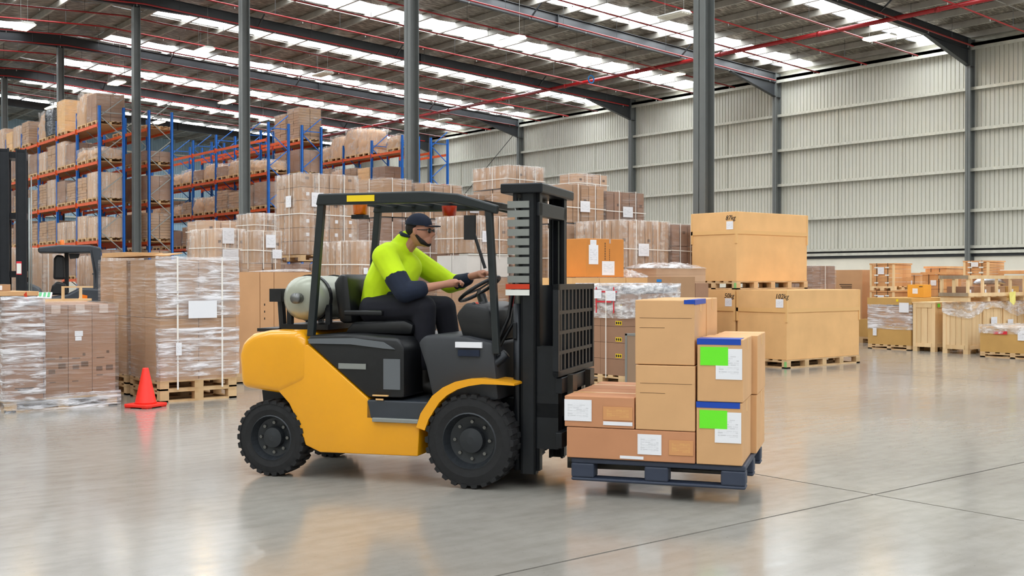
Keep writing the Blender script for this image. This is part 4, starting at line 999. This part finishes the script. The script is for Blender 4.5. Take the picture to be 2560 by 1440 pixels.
# ================================================================== YELLOW FORKLIFT
PH = math.radians(18)
_r, _f = -.308, 7.67
FX = _r*math.cos(TH)+_f*math.sin(TH); FY = -_r*math.sin(TH)+_f*math.cos(TH)
fk = empty('forklift', (FX, FY, 0), -(TH+PH), 'yellow and black forklift in the foreground carrying cartons', 'forklift')
def K(m, name, mat, parent=None, **k): return m.obj(name, mat, parent or fk, **k)
WID = 1.15
# counterweight and chassis
K(MB().prism([(-1.84, .655), (-1.86, .9), (-1.83, 1.0), (-1.74, 1.065), (-1.6, 1.092), (-1.34, 1.092), (-1.275, 1.0), (-1.275, .72), (-1.50, .62)], .02, WID-.02), 'counterweight', 'yellow', bevel=.055, seg=4, auto=True)
K(MB().prism([(-1.29, .99), (-1.27, .99), (-.784, .608), (-.743, .442), (-.394, .451), (-.38, .44), (-.395, .208), (-1.171, .199), (-1.293, .246), (-1.35, .40), (-1.43, .55), (-1.52, .64), (-1.42, .80)], .03, WID-.03), 'chassis', 'yellow', bevel=.03, seg=3, auto=True)
K(MB().prism([(-1.80, .62), (-1.3, .62), (-1.25, .2), (-1.78, .45)], .27, WID-.27), 'axle_housing', 'mast')
K(MB().box(-.42, .30, .18, .30, WID-.30, .62), 'drive_axle_housing', 'mast', bevel=.02)
# engine hood, side cover, floor and step
K(MB().prism([(-1.28, 1.0), (-1.27, 1.06), (-.95, 1.07), (-.55, 1.05), (-.50, .98), (-.50, .62), (-.79, .615)], .035, WID-.035), 'engine_hood', 'black', bevel=.025, auto=True)
K(MB().prism([(-1.26, 1.035), (-.9, 1.045), (-.66, 1.02), (-.57, .97), (-.66, .975), (-.92, 1.0), (-1.26, 1.0)], .02, .05), 'hood_trim', 'grey')
K(MB().box(-1.02, .026, .82, -.80, .034, .86).box(-1.27, .028, 1.02, -1.17, .034, 1.03), 'hood_handle', 'ltgrey')
K(MB().box(-.66, .025, .68, -.53, .034, .90), 'louvre_panel', 'grey')
K(MB().box(-.80, .03, .46, -.32, WID-.03, .60), 'floor_plate', 'dkgrey', bevel=.01)
K(MB().box(-.74, .0, .445, -.38, .12, .475), 'step', 'ltgrey', bevel=.005)
K(MB().box(-.72, .022, .60, -.66, .03, .612).box(-.74, .01, .63, -.62, .03, .64), 'step_reflector', 'tape')
# fenders
for y0 in (0, WID-.28):
    P = [(-.394, .42), (-.36, .52), (-.271, .648), (-.19, .71), (-.10, .752), (.0, .775), (.1, .782), (.22, .77), (.34, .752)]
    Q = [(.34, .738), (.22, .742), (.1, .742), (.0, .725), (-.08, .70), (-.16, .655), (-.22, .6), (-.30, .48), (-.33, .40)]
    K(MB().prism(P+Q, y0, y0+.28), 'front_fender', 'yellow', auto=True)
# cowl, dashboard
K(MB().prism([(-.42, 1.02), (-.36, 1.075), (-.05, 1.07), (.16, 1.03), (.2, .62), (-.30, .60), (-.36, .85)], .08, WID-.08), 'front_cowl', 'grey_dk', bevel=.03, auto=True)
K(MB().box(-.12, .06, .99, .08, .08, 1.03), 'data_plate', 'paper'); K(MB().box(-.1, .062, .93, .06, .079, .975), 'blue_plate', 'navy')
K(MB().tube([(.02, .55, 1.0), (-.1, .55, 1.36)], .035, 12), 'steering_column', 'black', smooth=True)
K(MB().prism([(-.10, 1.04), (-.16, 1.22), (-.08, 1.31), (.10, 1.27), (.16, 1.03)], .16, WID-.16), 'dashboard', 'black', bevel=.03, auto=True)
sw = MB().lathe([(.17+.014*math.cos(a*PI/4), .014*math.sin(a*PI/4)) for a in range(8)], 28, closed=True)
for a in range(3): sw.bar((0, 0, 0), (.17*math.cos(a*2.094), .17*math.sin(a*2.094), 0), .025, .01)
sw.tube([(.12, .1, .0), (.12, .1, .07)], .022, 10)
w_ = K(sw, 'steering_wheel', 'black', smooth=False, loc=(-.11, .55, 1.40)); w_.rotation_euler = (0, -.55, 0)
for i in range(4): K(MB().tube([(.02, .2+i*.06, 1.06), (-.03, .2+i*.06, 1.28)], .009, 8).sphere((-.03, .2+i*.06, 1.29), .02, 10), 'control_lever', ['black', 'red_lens', 'black', 'black'][i], smooth=True)
K(MB().box(.05, .75, 1.05, .13, .9, 1.38), 'fire_extinguisher', 'red_pipe', bevel=.02)
# seat
K(MB().prism([(-1.12, 1.06), (-.56, 1.06), (-.54, 1.14), (-.62, 1.17), (-1.05, 1.15)], .30, .82), 'seat_cushion', 'black', bevel=.03, auto=True)
K(MB().prism([(-1.17, 1.14), (-1.05, 1.14), (-1.09, 1.5), (-1.16, 1.52), (-1.22, 1.45)], .32, .80), 'seat_backrest', 'black', bevel=.035, auto=True)
for y0 in (.26, .80): K(MB().box(-1.1, y0, 1.2, -.78, y0+.05, 1.24), 'armrest', 'black', bevel=.012)
# gas cylinder and bracket
K(MB().lathe([(.02, -.40), (.11, -.40), (.165, -.34), (.17, -.28), (.17, .28), (.165, .34), (.11, .40), (.02, .40)], 28, 'y', c=(-1.42, .57, 1.33)), 'gas_cylinder', 'glass_l', smooth=True)
for y0 in (.35, .75): K(MB().lathe([(.172, -.02), (.18, -.02), (.18, .02), (.172, .02)], 28, 'y', c=(-1.42, y0, 1.33), closed=True), 'cylinder_band', 'black')
K(MB().box(-1.62, .25, 1.09, -1.22, .9, 1.13).box(-1.6, .3, 1.12, -1.56, .34, 1.28).box(-1.6, .8, 1.12, -1.56, .84, 1.28).box(-1.27, .3, 1.12, -1.23, .34, 1.28), 'cylinder_bracket', 'mast')
K(MB().tube([(-1.42, .18, 1.33), (-1.42, .1, 1.33)], .04, 12), 'cylinder_valve', 'bolt', smooth=True)
K(MB().tube([(-1.66, .35, 1.09), (-1.68, .35, 1.36)], .03, 10).box(-1.74, .28, 1.3, -1.64, .42, 1.4), 'work_light', 'black')
K(MB().tube([(-1.70, .85, 1.09), (-1.70, .85, 1.34)], .035, 12), 'exhaust_stack', 'mast', smooth=True)
K(MB().box(-1.83, .25, 1.07, -1.66, .95, 1.095), 'counterweight_grille', 'black')
# overhead guard
for y0 in (.06, WID-.11):
    K(MB().prism([(-1.30, 1.05), (-1.245, 1.05), (-1.155, 2.05), (-1.21, 2.05)], y0, y0+.05), 'guard_rear_leg', 'steel_dk', bevel=.008)
    K(MB().prism([(.16, .95), (.21, .95), (.15, 2.0), (.10, 2.0)], y0, y0+.05), 'guard_front_leg', 'steel_dk', bevel=.008)
    K(MB().prism([(-1.22, 2.02), (-1.20, 2.105), (-.35, 2.105), (-.1, 2.08), (.20, 1.99), (.19, 1.93), (-.15, 2.02)], y0-.01, y0+.05), 'guard_side_beam', 'steel_dk', bevel=.012)
for i in range(9):
    x_ = -1.18+i*.155; z_ = 2.08 if x_ < -.3 else 2.08-(x_+.3)*.19
    K(MB().box(x_, .1, z_-.02, x_+.035, WID-.1, z_+.02), 'guard_bar', 'steel_dk')
K(MB().box(-.96, .045, 2.04, -.74, .05, 2.085), 'yellow_label', 'yellow_sticker')
K(MB().lathe([(.001, -.09), (.05, -.085), (.055, 0)], 16, c=(-1.0, .35, 2.05)), 'rear_beacon', 'orange_lens', smooth=True)
K(MB().box(-1.05, .3, 1.93, -.95, .4, 1.96), 'beacon_base', 'black')
K(MB().lathe([(.001, -.08), (.05, -.075), (.06, 0)], 16, c=(-.42, .72, 2.04)), 'red_warning_lamp', 'red_lens', smooth=True)
K(MB().tube([(.12, .02, 1.55), (.05, -.02, 1.8)], .012, 8).box(-.02, -.03, 1.75, .06, .0, 1.92), 'side_mirror', 'black')
# mast
def rail(x, y, z0, z1, name, w=.13, t=.016, face=1):
    m = MB(); m.box(x, y, z0, x+t, y+.07, z1).box(x+w-t, y, z0, x+w, y+.07, z1); yy = y if face > 0 else y+.07-t
    m.box(x, yy, z0, x+w, yy+t, z1); K(m, name, 'mast')
for (y0, fc) in ((.18, 1), (WID-.25, -1)):
    rail(.33, y0, .10, 2.13, 'outer_mast_rail', .11, face=fc); rail(.36, y0+.03*fc, .12, 2.10, 'inner_mast_rail', .10, t=.014, face=fc)
for z_ in (.25, 1.05, 1.98): K(MB().box(.27, .18, z_, .30, WID-.18, z_+.12), 'mast_crossbar', 'mast', bevel=.006)
K(MB().box(.19, .14, 2.08, .50, WID-.14, 2.15), 'mast_head', 'mast', bevel=.01)
K(MB().box(.40, .2, 1.92, .46, WID-.2, 2.02), 'mast_crossbar', 'mast', bevel=.006)
for xx, y0 in ((.295, .225), (.405, WID-.20)): K(MB().tube([(xx, y0, .12), (xx, y0, 1.3)], .032, 14), 'lift_cylinder', 'mast', smooth=True); K(MB().tube([(xx, y0, 1.3), (xx, y0, 2.05)], .022, 12), 'lift_rod', 'ltgrey', smooth=True)
K(MB().box(.35, .27, .2, .37, WID-.27, 1.43), 'mast_guard_panel', 'mast')
for y0 in (.255, WID-.24): K(MB().box(.41, y0, .5, .40, y0+.03, 2.0), 'lift_chain', 'bolt')
for k in range(9): K(MB().box(.235, .168, 1.45+k*.066, .395, .18, 1.45+k*.066+.048), 'rail_reflection_slat', 'ltgrey')  # added pale slats imitating reflections and hoses on the rail side
K(MB().box(.225, .160, 1.405, .40, .166, 1.44), 'orange_stripe', 'red_lens'); K(MB().box(.225, .155, 1.36, .40, .165, 1.40), 'white_stripe', 'white')
for y0 in (.1, WID-.16): K(MB().tube([(.24, y0+.03, .95), (-.1, y0+.03, .66)], .035, 12), 'tilt_cylinder', 'mast', smooth=True)
K(MB().tube([(.12, .16, .95), (.2, .3, 1.2), (.26, .33, 1.6), (.3, .3, 2.02)], .014, 8).tube([(.12, .18, .92), (.22, .33, 1.15), (.28, .36, 1.6), (.32, .33, 2.02)], .014, 8), 'hydraulic_hose', 'black', smooth=True)
# carriage, load backrest, forks
for z_ in (.30, .68): K(MB().box(.60, .12, z_, .65, WID-.12, z_+.11), 'carriage_plate', 'mast', bevel=.006)
K(MB().box(.42, .2, .28, .6, .3, 1.0).box(.42, .2, .5, .6, WID-.2, .6).box(.42, WID-.3, .28, .6, WID-.2, 1.0), 'carriage_frame', 'mast')
br = K(MB().box(.60, .06, .80, .64, .10, 1.44).box(.60, WID-.10, .80, .64, WID-.06, 1.44).box(.60, .06, 1.40, .64, WID-.06, 1.44).box(.60, .06, .80, .64, WID-.06, .84), 'load_backrest', 'mast')
for k in range(9): link('backrest_bar', MB().box(0, 0, 0, .02, .04, .58).mesh('backrest_bar', 'mast', fix=False), br, (.61, .15+k*.102, .83))
for k in range(3): link('backrest_bar', MB().box(0, 0, 0, .02, WID-.16, .025).mesh('backrest_bar', 'mast', fix=False), br, (.615, .08, .95+k*.14))
for y0 in (.26, WID-.38):
    K(MB().box(.65, y0, .145, .69, y0+.12, .80).prism([(.65, .145), (1.82, .165), (1.82, .175), (.69, .19), (.65, .19)], y0, y0+.12), 'fork', 'fork')
# wheels
def wheel(name, x, y, r, wd, side):
    prof = [(r*.60, -wd/2+.01), (r*.75, -wd/2), (r*.93, -wd/2+.006), (r-.012, -wd/2+.03), (r-.012, wd/2-.03), (r*.93, wd/2-.006), (r*.75, wd/2), (r*.60, wd/2-.01)]
    w = K(MB().lathe(prof, 40, 'y', closed=True), name, 'tyre', smooth=False, loc=(x, y, r)); 
    tr = MB(); n = 26
    for k in range(n):
        a = 2*PI*k/n
        for s, da in ((-1, 0), (1, .12)):
            c, sn = math.cos(a+da), math.sin(a+da); p = lambda rr, t, yy: (rr*c-t*sn, yy, rr*sn+t*c)
            y0, y1 = (s*wd*.02, s*wd*.5)
            tr.add([p(r-.015, -.02, y0), p(r, -.016, y0), p(r, .016, y0), p(r-.015, .02, y0), p(r-.03, -.026, y1), p(r-.004, -.018, y1), p(r-.004, .018, y1), p(r-.03, .026, y1)],
                   [(0, 1, 2, 3), (7, 6, 5, 4), (0, 4, 5, 1), (1, 5, 6, 2), (2, 6, 7, 3), (3, 7, 4, 0)])
    tr.obj('tread', 'tyre', w)
    s = side
    rim = MB().lathe([(r*.62, s*(wd/2-.012)), (r*.58, s*(wd/2-.005)), (r*.55, s*(wd/2-.03)), (r*.5, s*.03), (r*.28, s*.015), (r*.26, s*.06), (r*.08, s*.075), (.001, s*.075)], 32, 'y'); rim.obj('rim', 'rim', w, smooth=False)
    b = MB()
    for k in range(8):
        a = 2*PI*k/8; b.lathe([(.001, s*.04), (.013, s*.04), (.013, s*.01)], 6, 'y', c=(r*.39*math.cos(a), 0, r*.39*math.sin(a)))
    b.obj('wheel_nuts', 'bolt', w)
wheel('front_wheel', 0, .12, .335, .22, -1); wheel('front_wheel', 0, WID-.12, .335, .22, 1)
wheel('rear_wheel', -1.586, .12, .285, .19, -1); wheel('rear_wheel', -1.586, WID-.12, .285, .19, 1)

# ================================================================== THE LOAD
RZ = -(TH+PH)
def L2W(x, y, z): 
    c, s = math.cos(RZ), math.sin(RZ); return (FX+x*c-y*s, FY+x*s+y*c, z)
pl = empty('plastic_pallet', L2W(.74, .02, .0), RZ, 'dark blue-grey plastic pallet carried on the forklift forks', 'pallet')
PL, PW = 1.17, 1.17
m = MB()
m.box(0, 0, .225, PL, PW, .262)
for y0 in (0, PW/2-.06, PW-.12): m.box(0, y0, .105, PL, y0+.12, .128)
m.obj('deck', 'pallet_plastic', pl, bevel=.01)
for x_ in (0, PL/2-.08, PL-.16):
    for y0 in (0, PW/2-.06, PW-.12): MB().box(x_, y0, .126, x_+.16, y0+.12, .226).obj('block', 'pallet_plastic', pl, bevel=.012)
BX = [  # x0,x1,y0,y1,z0,z1,mat,label, decorations
 (.715, 1.59, .0, .54, .264, .472, 'load_red', 'long low brown carton at the bottom near side of the forklift load', 'low'),
 (.715, 1.59, .56, 1.1, .264, .472, 'load_red', 'low brown carton at the bottom far side of the forklift load', None),
 (.70, 1.185, .0, .52, .474, .685, 'load_red', 'reddish carton with two labels resting on the long low carton', 'red'),
 (.70, 1.185, .54, 1.08, .474, .685, 'load_red', 'reddish carton behind the labelled one nearest the mast', None),
 (1.19, 1.59, .0, .54, .474, .905, 'load_box', 'tan carton in the lower middle of the forklift load', 'mid'),
 (1.19, 1.59, .55, 1.1, .474, .905, 'load_box', 'tan carton hidden behind the lower middle one on the load', None),
 (1.185, 1.585, .01, .54, .908, 1.338, 'load_box', 'tan carton with blue tape on top of the forklift load', 'top'),
 (1.19, 1.59, .55, 1.1, .908, 1.338, 'load_box', 'tan carton behind the top one on the forklift load', 'top2'),
 (1.595, 1.895, .0, .54, .264, .672, 'load_box', 'tan carton with green label at the lower front corner of the load', 'front'),
 (1.63, 1.935, .55, 1.14, .264, .672, 'load_box', 'tan carton at the lower far front corner of the load', None),
 (1.60, 1.90, .0, .54, .675, 1.085, 'load_box', 'tan carton with green label and blue tape, second tier at the front', 'front'),
 (1.635, 1.94, .55, 1.14, .675, 1.085, 'load_box', 'tan carton at the far front, second tier of the load', 'end'),
]
for (x0, x1, y0, y1, z0, z1, mt, lab, dec) in BX:
    o = empty('load_carton', L2W(x0, y0, z0), RZ, lab, 'box', 'cartons on the forklift load')
    w, l, h = x1-x0-.004, y1-y0, z1-z0-.002
    MB().box(0, 0, 0, w, l, h).obj('body', mt, o, bevel=.005)
    MB().box(-.0015, l/2-.025, h-.08, w+.0015, l/2+.025, h+.0012).obj('packing_tape', 'tape', o)
    if dec == 'low': paper('paper_label', o, 'y', .49, .045, .16, .135); paper('gold_label', o, 'y', .70, .05, .16, .10, mat='label_gold'); paper('paper_strip', o, 'y', .37, .01, .16, .02, mat='paper')
    if dec == 'red': paper('paper_label', o, 'y', .0, .04, .19, .145); paper('gold_label', o, 'y', .27, .055, .2, .09, mat='label_gold'); paper('paper_strip', o, 'y', .27, .02, .2, .025, mat='paper')
    if dec in ('front',):
        MB().box(-.002, -.003, h-.035, w*.95, .0, h+.002).box(-.002, -.003, h+.0005, w*.95, .18, h+.003).obj('blue_tape', 'blue', o)
        MB().box(.02, -.004, h-.17, .20, -.0015, h-.05).obj('green_label', 'green', o); paper('paper_label', o, 'y', .12, h-.26, .17, .2, -.003)
    if dec == 'top': MB().box(w-.07, -.003, h-.025, w+.002, .0, h+.002).box(w-.05, -.003, h+.0005, w+.002, .5, h+.003).box(w-.001, -.003, h-.03, w+.003, .5, h+.002).obj('blue_tape', 'blue', o)
    if dec in ('mid', 'top'):
        MB().box(.03, -.0015, h*.72, w*.95, 0, h*.725).box(.03, -.0015, h*.57, w*.5, 0, h*.575).obj('printed_line', 'printk', o)

# ================================================================== DRIVER
dr = empty('person', L2W(-.6, .56, 1.10), RZ, 'seated forklift driver in hi-vis yellow shirt and dark cap, leaning to the wheel', 'person')
def caps(m, chain, n=12):
    for (a, ra), (b, rb) in zip(chain, chain[1:]):
        a, b = Vector(a), Vector(b); m.tube([a, a.lerp(b, .5), b], [ra, (ra+rb)/2, rb], n)
    for p, r in chain: m.sphere(p, r, n)
    return m
O = Vector((-.6, .56, 1.10))
def T(p): return tuple(Vector(p)-O)
def organic(name, mat, chains, extra, vox, parent=dr, smooth=6):
    m = MB()
    for ch in chains: caps(m, [(T(p), r) for p, r in ch])
    for (c, r, sc) in extra: m.sphere(T(c), r, 16, sc=sc)
    o = m.obj(name, mat, parent, smooth=True)
    rm = o.modifiers.new('remesh', 'REMESH'); rm.mode = 'VOXEL'; rm.voxel_size = vox; rm.use_smooth_shade = True
    s = o.modifiers.new('smooth', 'SMOOTH'); s.iterations = smooth; s.factor = .5
    return o
yc = .56
hipL, hipR = (-.93, yc-.10, 1.24), (-.93, yc+.10, 1.24)
knL, knR = (-.50, yc-.16, 1.26), (-.46, yc+.15, 1.25)
anL, anR = (-.50, yc-.14, .80), (-.36, yc+.13, .78)
shL, shR = (-.80, yc-.20, 1.64), (-.76, yc+.20, 1.64)
elL, elR = (-.61, yc-.265, 1.38), (-.46, yc+.28, 1.44)
wrL, wrR = (-.34, yc-.16, 1.435), (-.22, yc+.16, 1.50)
head = Vector((-.60, yc, 1.835))
# hands: palm, four fingers round the wheel rim and a thumb each
hand_chains = []; 
for wr, tgt, sgn in ((wrL, (-.25, yc-.13, 1.45), -1), (wrR, (-.12, yc+.15, 1.52), 1)):
    wr_, tg = Vector(wr), Vector(tgt); d = (tg-wr_).normalized(); side = d.cross(Vector((0, 0, 1))).normalized(); up = side.cross(d)
    palm = wr_+d*.055
    hand_chains.append([(tuple(wr_), .027), (tuple(palm), .032), (tuple(palm+d*.03), .030)])
    for k in range(4):
        b = palm+d*.035+side*(k-1.5)*.019; ln = (.032, .037, .035, .027)[k]
        p1 = b+d*ln+up*.006; p2 = p1+d*ln*.5-up*ln*.6; p3 = p2-d*ln*.3-up*ln*.45
        hand_chains.append([(tuple(b), .0095), (tuple(p1), .009), (tuple(p2), .0082), (tuple(p3), .0075)])
    tb = palm-side*sgn*-.026; t1 = tb+d*.02-side*sgn*-.0+Vector((0, 0, -.02)); t2 = t1+d*.028-Vector((0, 0, .012))
    hand_chains.append([(tuple(tb), .012), (tuple(t1), .0105), (tuple(t2), .009)])
body = organic('body', 'skin', [
    [(hipL, .085), (knL, .06), (anL, .042)], [(hipR, .085), (knR, .06), (anR, .042)], [(hipL, .09), (hipR, .09)],
    [((-.93, yc, 1.24), .11), ((-.90, yc, 1.40), .11), ((-.80, yc, 1.60), .11), ((-.73, yc, 1.70), .065), ((-.655, yc, 1.78), .056)],
    [((-.78, yc, 1.60), .07), (shL, .055), (elL, .042), (wrL, .028)], [((-.78, yc, 1.60), .07), (shR, .055), (elR, .042), (wrR, .028)],
    [((-.54, yc, 1.845), .014), ((-.488, yc, 1.818), .016), ((-.50, yc, 1.806), .015)],        # nose
    [((-.515, yc-.016, 1.782), .012), ((-.512, yc, 1.780), .013), ((-.515, yc+.016, 1.782), .012)],  # lips
    [((-.61, yc-.078, 1.85), .016), ((-.608, yc-.081, 1.82), .012)], [((-.61, yc+.078, 1.85), .016), ((-.608, yc+.081, 1.82), .012)],  # ears
    ] + hand_chains, [(tuple(head), .096, (1.0, .80, 1.14)), ((-.555, yc, 1.77), .052, (1.05, .95, .95)), ((-.535, yc, 1.865), .05, (.9, 1.1, .6))], .0055, smooth=3)
for s in (-1, 1):
    e = MB().sphere(T((-.514, yc+s*.031, 1.843)), .011, 10).obj('eye', 'white', dr, smooth=True); MB().sphere(T((-.504, yc+s*.031, 1.843)), .006, 8).obj('iris', 'ink', e, smooth=True)
organic('beard', 'darkhair', [[((-.600, yc-.068, 1.81), .013), ((-.56, yc-.053, 1.757), .019), ((-.528, yc, 1.742), .022), ((-.56, yc+.053, 1.757), .019), ((-.600, yc+.068, 1.81), .013)]], [((-.605, yc, 1.84), .088, (.8, .9, .9))][:0], .006)
organic('hair', 'darkhair', [], [((-.635, yc, 1.865), .088, (.9, .92, 1.0))], .007)
cap_ = MB().sphere(T((-.61, yc, 1.885)), .104, 20, sc=(1.03, .86, .92)).obj('cap', 'navy', dr, smooth=True)
bm = bmesh.new(); bm.from_mesh(cap_.data); bmesh.ops.bisect_plane(bm, geom=bm.verts[:]+bm.edges[:]+bm.faces[:], plane_co=T((-.61, yc, 1.885)), plane_no=(0.08, 0, 1), clear_inner=True); bm.to_mesh(cap_.data); bm.free()
cap_.modifiers.new('thick', 'SOLIDIFY').thickness = .004
MB().prism([(T((-.53, yc-.07, 0))[0], -.07), (-.6+.6+.12, -.055), (.165, -.02), (.165, .02), (.12, .055), (T((-.53, 0, 0))[0], .07)], T((0, 0, 1.872))[2], T((0, 0, 1.880))[2], axis='z').obj('cap_peak', 'navy', cap_, bevel=.002)
MB().sphere((.096, -.034, .742), .026, 12, sc=(.35, 1, .75)).sphere((.096, .034, .742), .026, 12, sc=(.35, 1, .75)).bar((.09, -.058, .748), (-.02, -.08, .75), .004, .006).bar((.09, .058, .748), (-.02, .08, .75), .004, .006).bar((.1, -.03, .746), (.1, .03, .746), .005, .006).obj('safety_glasses', 'black', dr, smooth=True)
organic('shirt', 'hivis', [
    [((-.95, yc, 1.27), .14), ((-.91, yc, 1.42), .15), ((-.82, yc, 1.59), .16), ((-.76, yc, 1.70), .10), ((-.735, yc, 1.755), .078)], [((-.76, yc-.03, 1.48), .14), ((-.72, yc+.03, 1.56), .12)], [((-.735, yc, 1.75), .075), ((-.705, yc, 1.785), .066)],
    [((-.93, yc-.06, 1.32), .115), ((-.90, yc-.07, 1.45), .12), ((-.80, yc-.10, 1.62), .11)], [((-.93, yc+.06, 1.32), .115), ((-.90, yc+.07, 1.45), .12), ((-.80, yc+.10, 1.62), .11)],
    [((-.80, yc-.12, 1.66), .10), (shL, .10), ((-.69, yc-.24, 1.49), .088)], [((-.78, yc+.12, 1.66), .10), (shR, .095), (elR, .078), ((-.36, yc+.235, 1.45), .064)],
    ], [], .011)
organic('navy_sleeve', 'navy', [[((-.69, yc-.24, 1.485), .09), (elL, .083), ((-.50, yc-.23, 1.40), .066)], [((-.80, yc-.02, 1.31), .125), ((-.70, yc, 1.34), .10)]], [], .009)
organic('navy_cuff', 'navy', [[((-.37, yc+.235, 1.45), .064), ((-.28, yc+.19, 1.475), .05)]], [], .009)
organic('collar', 'navy', [[((-.665, yc-.062, 1.80), .014), ((-.72, yc-.055, 1.815), .018), ((-.755, yc, 1.825), .02), ((-.72, yc+.055, 1.815), .018), ((-.665, yc+.062, 1.80), .014)]], [], .008)
organic('trousers', 'trouser', [[((-.95, yc, 1.25), .135), ((-.90, yc, 1.26), .13)], [(hipL, .125), (knL, .095), ((-.50, yc-.14, .84), .07)], [(hipR, .125), (knR, .095), ((-.37, yc+.13, .84), .07)], [(hipL, .11), (hipR, .11)]], [], .011)
for (x_, y_) in ((-.50, yc-.14), (-.36, yc+.13)):
    organic('boot', 'boot', [[((x_, y_, .80), .052), ((x_-.01, y_, .68), .05), ((x_+.08, y_, .645), .042), ((x_+.17, y_, .638), .036)]], [], .008)
